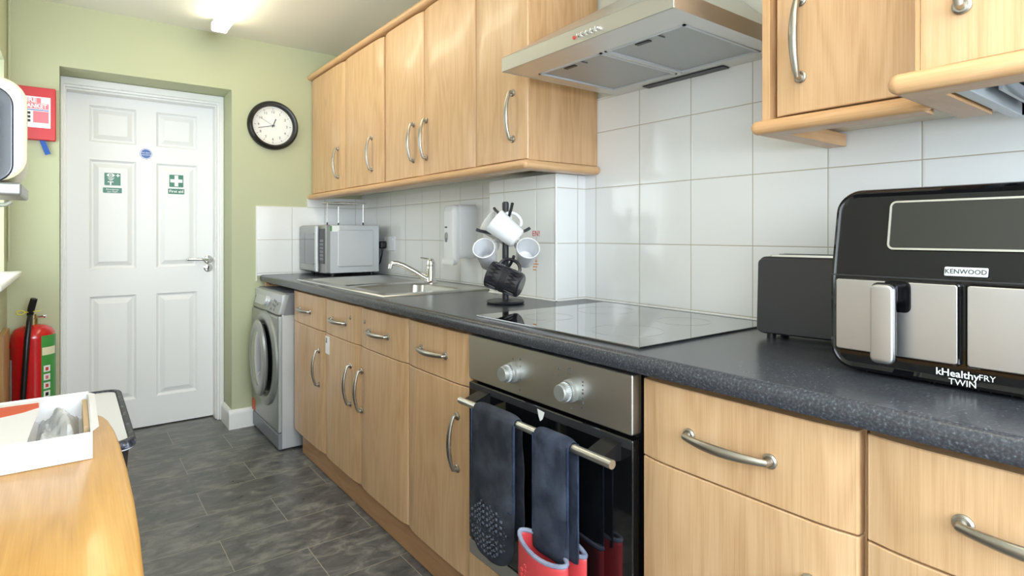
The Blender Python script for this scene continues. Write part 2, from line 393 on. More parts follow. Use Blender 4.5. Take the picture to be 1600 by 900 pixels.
MB().box(1.401, 1.409, 1.574, 1.582, 0.906, 1.372, 0.003).build('corner_bead', M_white, wr)
MB().box(1.546, 1.553, YB, 1.51, 1.645, 1.651, 0.002).build('tile_trim', M_white, wr)
m_ = MB(); m_.box(1.546, 1.552, 1.45, 1.578, 0.905, 0.909, 0.001); m_.box(1.546, 1.552, YB, 1.45, 0.905, 0.909, 0.001)
m_.box(1.408, 1.552, 1.572, 1.578, 0.905, 0.909, 0.001); m_.box(1.399, 1.405, 1.578, 2.0, 0.905, 0.909, 0.001); m_.box(1.546, 1.552, 2.0, 3.712, 0.905, 0.909, 0.001)
m_.build('silicone_seal', M_white, wr)
text('wall_writing', 'EN!', 0.030, (1.4045, 1.692, 1.152), RX, UP, M_redink, wr)
m_ = MB()
for k, (w, o) in enumerate(((0.030, 0), (0.036, 0.004), (0.026, 0.002), (0.020, 0))):
    m_.box(1.4043, 1.405, 1.70-w/2-o, 1.70+w/2-o, 1.046-k*0.011, 1.0495-k*0.011)
m_.build('wall_writing', M_orangeink, wr, 0, label='small orange writing')

wf = MB()
wf.box(XL-0.25, -0.049, YF, 4.3, 0, ZC); wf.box(0.753, XR+0.2, YF, 4.3, 0, ZC); wf.box(-0.049, 0.753, YF, 4.3, 2.003, ZC); wf.box(-0.049, 0.753, 4.11, 4.3, 0, 2.003)
wf = struct(wf.build('wall_far', M_green, smooth=0))
m_ = MB(); m_.box(0.892, 1.552, YF-0.008, YF, 0.9, 1.317); m_.box(1.195, 1.552, YF-0.008, YF, 1.317, 1.384); m_.build('wall_tiles', M_tile_x, wf, 0)
m_ = MB(); m_.box(0.886, 0.892, YF-0.009, YF, 0.866, 1.322, 0.002); m_.box(0.89, 1.195, YF-0.009, YF, 1.317, 1.322, 0.002); m_.build('tile_trim', M_white, wf)

# left wall: far window, plus an unseen near one added for light
wl = MB()
W1 = (2.62, 3.56, 0.975, 1.96); W2 = (-0.95, 1.05, 1.0, 1.96)
wl.box(XL-0.25, XL, 3.56, YF, 0, ZC); wl.box(XL-0.25, XL, 2.62, 3.56, 0, 0.955); wl.box(XL-0.25, XL, 2.62, 3.56, 1.96, ZC)
wl.box(XL-0.25, XL, 2.3, 2.62, 0, ZC)
wl = struct(wl.build('wall_left', M_green, smooth=0))
wn_ = MB(); wn_.box(XL-0.25, XL, 0.25, 2.3, 0, ZC); wn_.box(XL-0.25, XL, -1.20, 0.25, 0, 0.98); wn_.box(XL-0.25, XL, -1.20, 0.25, 1.96, ZC); wn_.box(XL-0.25, XL, YB-0.2, -1.20, 0, ZC)
wn_.build('near_wall', M_pale, wl, 0)
def window(name, y0, y1, z0, z1, x, n=2):
    f = MB(); t = 0.055
    f.box(x, x+0.06, y0, y1, z0, z0+t, .004); f.box(x, x+0.06, y0, y1, z1-t, z1, .004); f.box(x, x+0.06, y0, y0+t, z0, z1, .004); f.box(x, x+0.06, y1-t, y1, z0, z1, .004)
    for k in range(1, n): yy = y0+(y1-y0)*k/n; f.box(x, x+0.06, yy-.03, yy+.03, z0, z1, .004)
    f = struct(f.build(name, M_white)); MB().box(x+0.02, x+0.026, y0+t, y1-t, z0+t, z1-t).build('pane', M_clear, f, 0)
    return f
w1 = window('window_1', 2.62, 3.56, 0.975, 1.96, XL-0.245)
MB().box(XL-0.18, XL+0.062, 2.60, 3.61, 0.953, 0.976, 0.008, 3).build('window_sill', M_white, w1)
w2 = window('added_window', -1.20, 0.25, 1.0, 1.96, XL-0.245, 3)  # unseen window, put in to bring light onto the near cabinets
MB().box(XL-0.18, XL+0.03, -1.23, 0.28, 0.978, 1.0, 0.008, 3).build('window_sill', M_white, w2)
# rear wall with a window
wb = MB(); wb.box(XL, -0.25, YB-0.2, YB, 0, ZC); wb.box(1.35, XR, YB-0.2, YB, 0, ZC); wb.box(-0.25, 1.35, YB-0.2, YB, 0, 0.85); wb.box(-0.25, 1.35, YB-0.2, YB, 2.22, ZC)
struct(wb.build('wall_rear', M_pale, smooth=0))
f = MB()
for a in ((-0.25, -0.19, 0.85, 2.22), (1.29, 1.35, 0.85, 2.22), (0.52, 0.58, 0.85, 2.22), (-0.25, 1.35, 0.85, 0.91), (-0.25, 1.35, 2.16, 2.22)): f.box(a[0], a[1], YB-0.12, YB-0.06, a[2], a[3], .004)
f = struct(f.build('window_3', M_white)); MB().box(-0.19, 1.29, YB-0.095, YB-0.09, 0.91, 2.16).build('pane', M_clear, f, 0)

# pipe in the far left corner
tag(MB().tube([(XL+0.008, 3.705, 1.02), (XL+0.008, 3.705, 1.6), (XL+0.009, 3.705, ZC)], 0.006, 10).build('corner_pipe', M_green),
    'thin painted pipe running up the far left corner of the green walls', 'pipe')

# skirting
sk = MB(); prof = [(0, 0), (0.018, 0), (0.018, 0.085), (0.014, 0.10), (0.006, 0.112), (0, 0.112)]
sk.rings([[(0.7345, YF-d, z) for d, z in prof], [(1.5, YF-d, z) for d, z in prof]])
sk.rings([[(0.753-d, YF-0.010, z) for d, z in prof], [(0.753-d, 3.925, z) for d, z in prof]])
struct(sk.build('baseboard_far', M_white))
# architrave
tr = MB()
def arch(y0_, y1_, li, lo, ri, ro, ti, to_, bev):
    tr.box(lo, li, y0_, y1_, 0.001, to_, bev, 3); tr.box(ri, ro, y0_, y1_, 0.001, to_, bev, 3); tr.box(lo, ro, y0_-.0004, y1_, ti, to_-.0004, bev, 3)
arch(3.930, 4.11, -0.034, -0.0485, 0.727, 0.7525, 1.962, 2.0025, .006)
arch(3.945, 4.11, -0.027, -0.040, 0.716, 0.735, 1.950, 1.97, .004)
arch(3.972, 4.11, -0.022, -0.040, 0.711, 0.735, 1.941, 1.97, .003)
struct(tr.build('trim_1', M_white))

# ------------------------------------------------------------------ panelled door
PAN = [(0.082, 0.301, 1.678, 1.880), (0.407, 0.620, 1.688, 1.880), (0.082, 0.301, 0.945, 1.575), (0.407, 0.620, 0.945, 1.572), (0.082, 0.301, 0.180, 0.800), (0.407, 0.620, 0.175, 0.800)]
PAN = [(a, b_, c, d_) for a, b_, c, d_ in ((0.080, 0.303, 1.675, 1.882), (0.405, 0.622, 1.675, 1.882), (0.080, 0.303, 0.950, 1.575), (0.405, 0.622, 0.950, 1.575), (0.080, 0.303, 0.180, 0.795), (0.405, 0.622, 0.180, 0.795))]
dm = MB(); DY = 4.050
xs = [-0.034, 0.080, 0.303, 0.405, 0.622, 0.733]; zs = [0.008, 0.180, 0.795, 0.950, 1.575, 1.675, 1.882, 1.974]
bm = dm.bm
for i in range(5):
    for j in range(7):
        if i in (1, 3) and j in (1, 3, 5): continue
        bm.faces.new([bm.verts.new(p) for p in ((xs[i], DY, zs[j]), (xs[i+1], DY, zs[j]), (xs[i+1], DY, zs[j+1]), (xs[i], DY, zs[j+1]))])
for a, b_, c, d_ in PAN:
    prev = None
    for ins, dep in ((0, 0), (0.004, 0.006), (0.012, 0.012), (0.018, 0.012), (0.040, 0.002), (0.044, 0.001)):
        r_ = [bm.verts.new(p) for p in ((a+ins, DY+dep, c+ins), (b_-ins, DY+dep, c+ins), (b_-ins, DY+dep, d_-ins), (a+ins, DY+dep, d_-ins))]
        if prev:
            for k in range(4): bm.faces.new((prev[k], prev[(k+1) % 4], r_[(k+1) % 4], r_[k]))
        prev = r_
    bm.faces.new(prev)
r0 = [bm.verts.new(p) for p in ((xs[0], DY, zs[0]), (xs[-1], DY, zs[0]), (xs[-1], DY, zs[-1]), (xs[0], DY, zs[-1]))]
r1_ = [bm.verts.new(p) for p in ((xs[0], DY+.04, zs[0]), (xs[-1], DY+.04, zs[0]), (xs[-1], DY+.04, zs[-1]), (xs[0], DY+.04, zs[-1]))]
for k in range(4): bm.faces.new((r0[k], r0[(k+1) % 4], r1_[(k+1) % 4], r1_[k]))
bm.faces.new(r1_)
door = struct(dm.build('door_1', M_door, smooth=12))
h = MB(); h.lathe([(0, 0), (0.026, 0), (0.026, 0.006), (0.020, 0.009), (0, 0.009)][::1], (0.683, DY, 0.992), (0, -1, 0), 32)
h.tube([(0.683, DY-0.006, 0.992), (0.683, DY-0.04, 0.992), (0.680, DY-0.052, 0.992), (0.668, DY-0.058, 0.993), (0.64, DY-0.058, 0.995), (0.572, DY-0.056, 0.997), (0.566, DY-0.05, 0.997)], 0.0095, 14)
h.lathe([(0, 0), (0.025, 0), (0.025, 0.005), (0.020, 0.008), (0, 0.008)], (0.683, DY, 0.940), (0, -1, 0), 32)
door_handle = h.build('door_handle', M_chrome, door)
k = MB(); k.cyl((0.683, DY-0.0085, 0.946), (0.683, DY-0.009, 0.946), 0.006); k.box(0.680, 0.686, DY-0.009, DY-0.0085, 0.928, 0.946); k.build('keyhole', M_black, door_handle)

# signs on the door
t = thing('fire_door_sign', 'small round blue fire door sign high on the white door', 'sign', (0.352, DY, 1.628))
MB().lathe([(0, 0.0), (0.0315, 0), (0.0315, 0.001), (0, 0.001)], (0.352, DY-0.0002, 1.628), (0, -1, 0), 40).build('rim', M_bluesign, t)
MB().lathe([(0, 0.001), (0.0295, 0.001), (0.0295, 0.0013), (0, 0.0013)], (0.352, DY-0.0002, 1.628), (0, -1, 0), 40).build('border', M_signwhite, t)
MB().lathe([(0, 0.0013), (0.0265, 0.0013), (0.0265, 0.0018), (0, 0.0018)], (0.352, DY-0.0002, 1.628), (0, -1, 0), 40).build('disc', M_bluesign, t)
text('lettering', 'Fire door', 0.012, (0.350, DY-0.0022, 1.634), RY, UP, M_signwhite, t)
text('lettering', 'keep locked', 0.0105, (0.352, DY-0.0022, 1.622), RY, UP, M_signwhite, t)
PY = DY+0.001
def plate(x0, x1, z0, z1, m, parent, name='plate', d=0.0012, y=PY):
    return MB().rblock(x0, x1, z0, z1, 0.003, [(0, 0), (-d, 0)], FY(y)).build(name, m, parent, 20)
t = thing('eyewash_sign', 'green emergency eye wash sign on the left panel of the door', 'sign', (0.19, DY, 1.40))
plate(0.150, 0.227, 1.432, 1.503, M_greensign, t)
plate(0.143, 0.233, 1.388, 1.418, M_greensign, t)
e = MB(); y_ = PY-0.002
e.rings([[(0.180+0.019*cos(2*PI*k/24), y_, 1.490+0.010*sin(2*PI*k/24)) for k in range(24)], [(0.180+0.019*cos(2*PI*k/24), y_-.0004, 1.490+0.010*sin(2*PI*k/24)) for k in range(24)]])
e.box(0.214-.0095, 0.214+.0095, y_-.0004, y_, 1.4875, 1.4925); e.box(0.2115, 0.2165, y_-.0006, y_, 1.481, 1.499)
for q in range(4): e.box(0.164+q*.003, 0.197-q*.003, y_-.0004, y_, 1.474-q*.005, 1.4765-q*.005)
e.box(0.165, 0.193, y_-.0004, y_, 1.449, 1.454); e.box(0.176, 0.183, y_-.0006, y_, 1.434, 1.4545)
e.build('eye_pictogram', M_signwhite, t, 0)
e = MB(); e.cyl((0.180, y_-.0005, 1.490), (0.180, y_-.0009, 1.490), 0.0075); e.build('pupil', M_greensign, t); MB().cyl((0.180, y_-.001, 1.490), (0.180, y_-.0014, 1.490), 0.0035).build('pupil', M_signwhite, t)
text('lettering', 'Emergency', 0.0135, (0.188, y_, 1.4085), RY, UP, M_signwhite, t); text('lettering', 'eye wash', 0.0135, (0.188, y_, 1.3965), RY, UP, M_signwhite, t)
t = thing('first_aid_sign', 'green first aid sign with white cross on the right panel of the door', 'sign', (0.509, DY, 1.40))
plate(0.472, 0.547, 1.438, 1.512, M_greensign, t)
plate(0.466, 0.552, 1.395, 1.427, M_greensign, t)
e = MB(); e.box(0.477, 0.542, y_-.0004, y_, 1.465, 1.485); e.box(0.4995, 0.5195, y_-.0004, y_, 1.485, 1.508); e.box(0.4995, 0.5195, y_-.0004, y_, 1.442, 1.465); e.build('white_cross', M_signwhite, t, 0)
text('lettering', 'First aid', 0.0235, (0.509, y_, 1.411), RY, UP, M_signwhite, t, bold=0.0004)

# ------------------------------------------------------------------ cabinets
def handle_mesh():
    m = MB(); L = 0.080; N = 18; pts = []; rad = []
    for i in range(N+1):
        t_ = -1+2*i/N; pts.append((-(0.016+0.016*(1-t_*t_)), 0, t_*L)); rad.append(0.0064+0.0030*(1-abs(t_)**1.5))
    pts = [(0, 0, -L-0.001), (-0.009, 0, -L-0.001)]+pts+[(-0.009, 0, L+0.001), (0, 0, L+0.001)]; rad = [0.0070, 0.0064]+rad+[0.0064, 0.0070]
    m.tube(pts, rad, 14, flat=((1, 0, 0), 0.72))
    for z in (-L, L): m.lathe([(0, 0), (0.0128, 0), (0.0128, 0.003), (0.010, 0.0055), (0, 0.006)], (0, 0, z), (-1, 0, 0), 24)
    o = m.build('handle_source', M_steel); me = o.data; me.name = 'bow_handle'; bpy.data.objects.remove(o); return me
HM = handle_mesh()
def handle(parent, x, y, z, horiz=False):
    M = Matrix.Translation((x, y, z))
    if horiz: M = M @ Matrix.Rotation(PI/2, 4, 'X')
    return link('handle', HM, parent, M=M)
def front(name, parent, y0, y1, z0, z1, xs_, bulge=0.009, th=0.020, m=M_wood):
    """bow-fronted door or drawer front with softly rolled edges; faces -X"""
    prof = []; N = 14; e = 0.007
    prof.append((xs_+th, y0)); prof.append((xs_+0.007, y0)); prof.append((xs_+0.0025, y0+0.0015)); prof.append((xs_, y0+0.004))
    for i in range(N+1):
        t_ = i/N; yy = y0+e+(y1-y0-2*e)*t_; prof.append((xs_-bulge*(1-abs(2*t_-1)**7), yy))
    prof.append((xs_, y1-0.004)); prof.append((xs_+0.0025, y1-0.0015)); prof.append((xs_+0.007, y1)); prof.append((xs_+th, y1))
    def ring(z, ins):
        out = []
        for x, y in prof:
            xx = x if x > xs_+0.01 else x+ins
            yy = min(max(y, y0+ins), y1-ins); out.append((xx, yy, z))
        return out
    q = MB(); q.rings([ring(z0, 0.0018), ring(z0+0.0018, 0), ring(z1-0.0018, 0), ring(z1, 0.0018)])
    return q.build(name, m, parent, 30)
def carcass(parent, y0, y1, z0, z1, x0, x1, name='carcass', top=False, m=M_carcass):
    q = MB(); t_ = 0.016
    q.box(x0, x1, y0, y0+t_, z0, z1); q.box(x0, x1, y1-t_, y1, z0, z1); q.box(x0, x1, y0+t_, y1-t_, z0, z0+t_); q.box(x1-0.006, x1, y0+t_, y1-t_, z0+t_, z1)
    if top: q.box(x0, x1-0.006, y0+t_, y1-t_, z1-t_, z1)
    else: q.box(x0, x0+0.02, y0+t_, y1-t_, z1-0.03, z1)
    return q.build(name, m, parent, 0)
XD = 0.944     # seam plane of the base doors
ZD0, ZG, ZT = 0.122, 0.693, 0.852
def base_unit(label, y0, y1, cols):
    t = thing('base_cabinet', label, 'cabinet', (1.2, (y0+y1)/2, 0.0), 'base cabinets below the worktop')
    carcass(t, y0+0.001, y1-0.001, 0.126, 0.863, 0.966, 1.50, m=M_wood_side)
    for yy in (y0+0.06, y1-0.06):
        for xx in (1.03, 1.44): MB().cyl((xx, yy, 0), (xx, yy, 0.126), 0.018, seg=12).build('foot', M_black, t)
    for a, b_, hy_dr, hy_do, extra in cols:
        d = front('drawer', t, a+0.0015, b_-0.0015, ZG+0.0015, ZT, XD); handle(d, XD-0.0088, hy_dr, 0.768, True)
        dd = front('door', t, a+0.0015, b_-0.0015, ZD0, ZG-0.0015, XD); handle(dd, XD-0.0085, hy_do, 0.516)
        if extra:
            MB().lathe([(0, 0), (0.0085, 0), (0.0085, 0.002), (0.006, 0.003), (0, 0.003)], (XD-0.009, extra, 0.799), (-1, 0, 0), 24).build('cam_lock', M_steel, d)
    return t
bc1 = base_unit('beech base cabinet with one door and drawer beside the washing machine', 2.673, 3.155, [(2.673, 3.155, 2.945, 2.743, None)])
bc2 = base_unit('double beech base cabinet below the sink with two doors and two lockable drawers', 1.841, 2.671, [(2.258, 2.671, 2.485, 2.350, 2.352), (1.841, 2.258, 2.070, 2.232, 2.202)])
bc3 = base_unit('single beech base cabinet directly left of the built-in oven', 1.437, 1.839, [(1.437, 1.839, 1.650, 1.502, None)])
bc4 = base_unit('beech base cabinet directly right of the oven with handled drawer above door', 0.372, 0.792, [(0.374, 0.792, 0.590, 0.445, None)])
bc5 = base_unit('beech base cabinet at the right edge of the picture below the air fryer', -0.08, 0.370, [(-0.08, 0.368, 0.165, 0.02, None)])
# hinge cover / paper label on the second door
l_ = thing('paper_tag', 'small white paper label with dark mark on a sink cabinet door', 'label', (0.93, 2.63, 0.61))
MB().box(0.9345, 0.9355, 2.600, 2.650, 0.600, 0.682, M=Matrix.Identity(4)).build('paper', M_paper, l_, 0)
q = MB(); q.cyl((0.9341, 2.636, 0.668), (0.9344, 2.636, 0.668), 0.006); q.cyl((0.9341, 2.637, 0.656), (0.9344, 2.637, 0.656), 0.0075); q.build('printed_mark', M_greyink, l_)

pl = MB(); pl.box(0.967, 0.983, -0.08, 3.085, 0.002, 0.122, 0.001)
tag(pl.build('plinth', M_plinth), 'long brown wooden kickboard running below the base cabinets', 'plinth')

# upper cabinets
XU = 1.222
def upper_unit(label, y0, y1, z0, z1, doors, xs_=XU, far_side=None, near_side=None):
    t = thing('wall_cabinet', label, 'cabinet', (1.38, (y0+y1)/2, z0), 'wall cabinets above the worktop')
    carcass(t, y0+(0.019 if near_side else 0.001), y1-0.001-(0.019 if far_side else 0), z0+0.006, z1, xs_+0.021, 1.545, top=True)
    if near_side: MB().box(xs_+0.004, 1.550, y0, y0+0.018, z0, z1, 0.001).build('end_panel', M_wood_side, t)
    if far_side: MB().box(xs_-0.006, 1.550, y1-0.018, y1, z0-0.002, z1, 0.001).build('end_panel', M_wood_side, t)
    for a, b_, hy in doors:
        d = front('door', t, a+0.001, b_-0.001, z0+0.003, z1-0.004, xs_)
        if hy is not None: handle(d, xs_-0.0085, hy, z0+0.157)
    return t
ZU0, ZU1 = 1.402, 2.128
upper_unit('beech wall cabinet with two doors above the microwave, next to the clock', 2.634, 3.712, ZU0, ZU1, [(3.148, 3.712, 3.235), (2.644, 3.148, 2.765)])
upper_unit('beech wall cabinet with two doors whose handles meet, above the sink', 1.832, 2.630, ZU0, ZU1, [(2.234, 2.628, 2.316), (1.832, 2.234, 2.202)])
upper_unit('single-door beech wall cabinet with exposed side, left of the cooker hood', 1.512, 1.830, ZU0, ZU1, [(1.514, 1.830, 1.588)], near_side=True)
def nosed(m, axis, a0, a1, c, z0, z1, w, sgn=-1):
    """rail with half-round nose; runs along axis from a0 to a1; c = back coordinate, nose towards sgn"""
    hh = (z1-z0)/2; zc = (z0+z1)/2; prof = [(0, z0), (w-hh, z0)]+[(w-hh+hh*sin(PI*k/10), zc-hh*cos(PI*k/10)) for k in range(1, 10)]+[(w-hh, z1), (0, z1)]
    if axis == 'Y': m.rings([[(c+sgn*p, a, z) for p, z in prof] for a in (a0, a1)])
    else: m.rings([[(a, c+sgn*p, z) for p, z in prof] for a in (a0, a1)])
def rail(label, y0, y1, z0, z1, xback, w, ret, cat='trim rail', name='pelmet', ret_x=1.548, far_ret=False, near_ret=True):
    t = thing(name, label, cat, (xback, (y0+y1)/2, z0))
    m = MB(); nosed(m, 'Y', y0, y1, xback, z0, z1, w)
    hh = (z1-z0)/2; zc = (z0+z1)/2
    # rounded corner ends
    m.lathe([(1e-4, -hh)]+[(hh*cos(PI*k/10-PI/2), hh*sin(PI*k/10-PI/2)) for k in range(1, 10)]+[(1e-4, hh)], (xback-w+hh, y0, zc), (0, 0, 1), 20)
    m.lathe([(1e-4, -hh)]+[(hh*cos(PI*k/10-PI/2), hh*sin(PI*k/10-PI/2)) for k in range(1, 10)]+[(1e-4, hh)], (xback-w+hh, y1, zc), (0, 0, 1), 20)
    m.build('front_rail', M_wood_y, t)
    if near_ret:
        m = MB(); nosed(m, 'X', xback-w+hh, ret_x, y0+0.045, z0+.0005, z1-.0005, 0.045+hh-.0005); m.build('side_return', M_wood_x, t)
    if far_ret:
        m = MB(); nosed(m, 'X', xback-w+hh, ret_x, y1-0.045, z0+.0005, z1-.0005, 0.045+hh-.0005, +1); m.build('side_return', M_wood_x, t)
    return t
rail('rounded beech pelmet under the long run of wall cabinets', 1.510, 3.708, 1.370, 1.401, 1.262, 0.070, 0, ret_x=1.566-0.02)
rail('rounded beech cornice along the top of the long run of wall cabinets', 1.510, 3.708, 2.129, 2.160, 1.262, 0.070, 0, name='cornice')
# right-hand wall cabinets
upper_unit('beech wall cabinet right of the hood, left of the deeper cabinet', 0.345, 0.682, ZU0, ZU1, [(0.350, 0.655, 0.596)], far_side=True)
rail('rounded beech pelmet under the wall cabinet just right of the hood', 0.3755, 0.690, 1.370, 1.401, 1.262, 0.062, 0, near_ret=False, far_ret=True, ret_x=1.546)
XE = 1.066
t = thing('wall_cabinet', 'deep beech wall cabinet in the top right corner of the picture', 'cabinet', (1.3, 0.10, 1.42), 'wall cabinets above the worktop')
carcass(t, -0.25, 0.333, 1.426, ZU1, XE+0.022, 1.545, top=True)
MB().box(XE+0.002, 1.240, 0.333, 0.343, 1.405, ZU1, 0.001).build('end_panel', M_wood_side, t)
d = front('door', t, -0.25, 0.338, 1.407, ZU1-0.004, XE); link('handle', HM, d, M=Matrix.Translation((XE-0.0085, 0.279, 1.571)))
t = rail('rounded beech pelmet projecting under the deep top right wall cabinet', -0.25, 0.358, 1.372, 1.405, XE+0.036, 0.068, 0, near_ret=False, far_ret=True, ret_x=1.36)
# extractor under deep cabinet
t = thing('built_in_extractor', 'grey framed extractor unit under the deep top right cabinet', 'extractor', (1.3, 0.05, 1.38))
q = MB()
for a in ((1.106, 1.122, -0.24, 0.306), (1.44, 1.462, -0.24, 0.306), (1.122, 1.44, 0.286, 0.306), (1.122, 1.44, -0.24, -0.22)): q.box(a[0], a[1], a[2], a[3], 1.376, 1.421, .002)
q.build('frame', M_silver_l, t)
MB().box(1.122, 1.44, -0.22, 0.286, 1.414, 1.421).build('cavity_shade', M_dark, t, 0)  # near-black plate paints the shade inside the open extractor
q = MB(); q.box(1.15, 1.172, -0.20, 0.262, 1.395, 1.410, .003); q.box(1.2, 1.40, 0.262, 0.268, 1.385, 1.411, .001); q.build('lamp_strip', M_silver_l, t)
MB().tube([(1.19, 0.205, 1.405), (1.20, 0.205, 1.386), (1.28, 0.215, 1.378), (1.37, 0.212, 1.380), (1.405, 0.19, 1.386), (1.405, 0.0, 1.386)], 0.006, 12).build('pull_bar', M_whitepl, t)

# ------------------------------------------------------------------ worktop
w = MB(); zt, zb = 0.905, 0.866
prof = [(0.99, zb), (0.921, zb), (0.915, zb+0.003)]+[(0.916-0.012*sin(PI*k/12)*1.0 if False else 0.9165-0.0125*sin(k*PI/16), 0.8925-0.0125+0.0125*(1-cos(k*PI/16))) for k in range(0)]
prof = [(0.99, zb), (0.918, zb), (0.912, zb+0.002), (0.9085, zb+0.008), (0.907, zb+0.018), (0.908, zt-0.012), (0.911, zt-0.006), (0.916, zt-0.002), (0.923, zt), (0.99, zt)]
w.rings([[(x, -0.30, z) for x, z in prof], [(x, 3.708, z) for x, z in prof]])
HX0, HX1, HY0, HY1 = 1.00, 1.445, 2.13, 3.14
w.box(0.99, XR-0.001, -0.30, HY0, zb, zt); w.box(0.99, XR-0.001, HY1, 3.708, zb, zt); w.box(0.99, HX0, HY0, HY1, zb, zt); w.box(HX1, XR-0.001, HY0, HY1, zb, zt)
worktop = tag(w.build('worktop', M_work, smooth=30), 'long dark grey speckled worktop with rolled front edge', 'worktop')
t = thing('worktop_bracket', 'small wooden block under the far end of the worktop above washing machine', 'bracket', (0.95, 3.68, 0.84))
MB().box(0.935, 1.10, 3.672, 3.718, 0.834, 0.866, .001).build('block', M_wood_x, t)
MB().cyl((0.955, 3.6715, 0.85), (0.955, 3.669, 0.85), 0.005, seg=12).build('screw', M_brass, t)

# ------------------------------------------------------------------ sink
sk_ = thing('sink', 'stainless steel inset sink with ribbed drainer in the worktop', 'sink', (1.22, 2.6, 0.905))
SX0, SX1, SY0, SY1 = 0.962, 1.492, 2.085, 3.165
B = (1.025, 1.385, 2.165, 2.565)   # bowl opening x0 x1 y0 y1
D = (1.03, 1.43, 2.66, 3.12)       # drainer field
q = MB(); z = 0.9085
def flat(m, x0, x1, y0, y1, z_): m.bm.faces.new([m.bm.verts.new(p) for p in ((x0, y0, z_), (x1, y0, z_), (x1, y1, z_), (x0, y1, z_))])
for a in ((SX0+.008, B[0], SY0+.008, SY1-.008), (B[1], D[1], B[2], B[3]), (D[1], SX1-.008, SY0+.008, SY1-.008), (B[0], D[1], SY0+.008, B[2]), (B[0], D[1], B[3], D[2]), (B[0], D[1], D[3], SY1-.008), (B[0], D[0], D[2], D[3])): flat(q, *a, z)
# raised, rolled outer rim
rim = [(0.0, 0.9052), (0.001, 0.909), (0.004, 0.911), (0.008, z)]
q.rings([[(SX0+i, SY0+i, zz), (SX1-i, SY0+i, zz), (SX1-i, SY1-i, zz), (SX0+i, SY1-i, zz)] for i, zz in rim], False, False)
q.build('rim', M_sink, sk_, 50)
q = MB(); N = 22
for i in range(N*4):   # ribbed drainer
    x0 = D[0]+(D[1]-D[0])*i/(N*4); x1 = D[0]+(D[1]-D[0])*(i+1)/(N*4)
    h0 = 0.006*abs(sin(PI*i/4)); h1 = 0.006*abs(sin(PI*(i+1)/4))
    q.bm.faces.new([q.bm.verts.new(p) for p in ((x0, D[2], z-0.005+h0), (x1, D[2], z-0.005+h1), (x1, D[3], z-0.002+h1), (x0, D[3], z-0.002+h0))])
for e0, e1 in (((D[0], D[2]), (D[1], D[2])), ((D[1], D[2]), (D[1], D[3])), ((D[1], D[3]), (D[0], D[3])), ((D[0], D[3]), (D[0], D[2]))):
    q.bm.faces.new([q.bm.verts.new(p) for p in ((*e0, z), (*e1, z), (*e1, z-0.006), (*e0, z-0.006))])
q.build('drainer', M_sink, sk_, 60)
q = MB()
def rr_ring(x0, x1, y0, y1, r, zz, n=6):
    out = []
    for cx, cy, a0 in ((x1-r, y0+r, -PI/2), (x1-r, y1-r, 0), (x0+r, y1-r, PI/2), (x0+r, y0+r, PI)):
        for k in range(n+1): a = a0+PI/2*k/n; out.append((cx+r*cos(a), cy+r*sin(a), zz))
    return out
rg = [rr_ring(B[0]-.0, B[1]+.0, B[2], B[3], 0.002, z), rr_ring(B[0]+.004, B[1]-.004, B[2]+.004, B[3]-.004, 0.05, z-0.001), rr_ring(B[0]+.010, B[1]-.010, B[2]+.010, B[3]-.010, 0.06, z-0.008)]
rg += [rr_ring(B[0]+.016, B[1]-.016, B[2]+.016, B[3]-.016, 0.06, z-0.12), rr_ring(B[0]+.03, B[1]-.03, B[2]+.03, B[3]-.03, 0.06, z-0.145), rr_ring(B[0]+.07, B[1]-.07, B[2]+.07, B[3]-.07, 0.05, z-0.152)]
q.rings(rg, False, True); q.build('bowl', M_sink, sk_, 50)
MB().lathe([(0.0, 0.0), (0.03, 0.0), (0.034, 0.002), (0.036, 0.0)], (1.205, 2.365, z-0.1515)).build('waste', M_chrome, sk_)
tp = thing('mixer_tap', 'chrome single-lever mixer tap at the back of the sink', 'tap', (1.412, 2.52, 0.9085))
tx, ty = 1.412, 2.515
MB().lathe([(0, 0), (0.036, 0), (0.036, 0.004), (0.027, 0.009), (0.024, 0.014), (0.0225, 0.03), (0.0225, 0.07), (0.0215, 0.078), (0.0215, 0.085), (0.0, 0.085)], (tx, ty, 0.9088)).build('tap_body', M_chrome, tp)
MB().tube([(tx-.012, ty+.004, 0.928), (tx-.04, ty+.016, 0.945), (tx-.08, ty+.034, 0.972), (tx-.125, ty+.055, 0.999), (tx-.152, ty+.067, 1.009), (tx-.17, ty+.076, 1.008), (tx-.177, ty+.079, 0.998), (tx-.178, ty+.08, 0.984)], [0.015, 0.0145, 0.0135, 0.0125, 0.012, 0.012, 0.0115, 0.0115], 16).build('spout', M_chrome, tp)
q = MB(); q.lathe([(0.0215, 0), (0.0225, 0.006), (0.021, 0.022), (0.014, 0.034), (0.0, 0.038)], (tx, ty, 0.9945)); q.tube([(tx, ty, 1.022), (tx-.02, ty+.01, 1.030), (tx-.045, ty+.022, 1.034)], [0.010, 0.008, 0.006], 12, flat=((0, 0, 1), 0.5)); q.build('lever', M_chrome, tp)
tag(MB().box(1.455, 1.500, 2.012, 2.065, 0.9055, 0.938, 0.008, 3).build('sponge', M_yellow), 'small yellow sponge behind the mug tree, beside the sink corner', 'sponge')

# ------------------------------------------------------------------ hob
t = thing('hob', 'black glass induction hob set in the worktop, mirror-like', 'hob', (1.18, 1.12, 0.905))
MB().box(0.957, 1.500, 0.811, 1.431, 0.9052, 0.9105, 0.0012, 2).build('glass_plate', M_hob, t)
q = MB()
for cx, cy, r_ in ((1.10, 0.97, 0.09), (1.34, 0.98, 0.073), (1.10, 1.27, 0.073), (1.34, 1.27, 0.09)):
    q.lathe([(r_, 0), (r_, 0.0002), (r_-0.0012, 0.0002), (r_-0.0012, 0)], (cx, cy, 0.9105), (0, 0, 1), 64)
q.build('zone_marking', M_glass_dark, t)

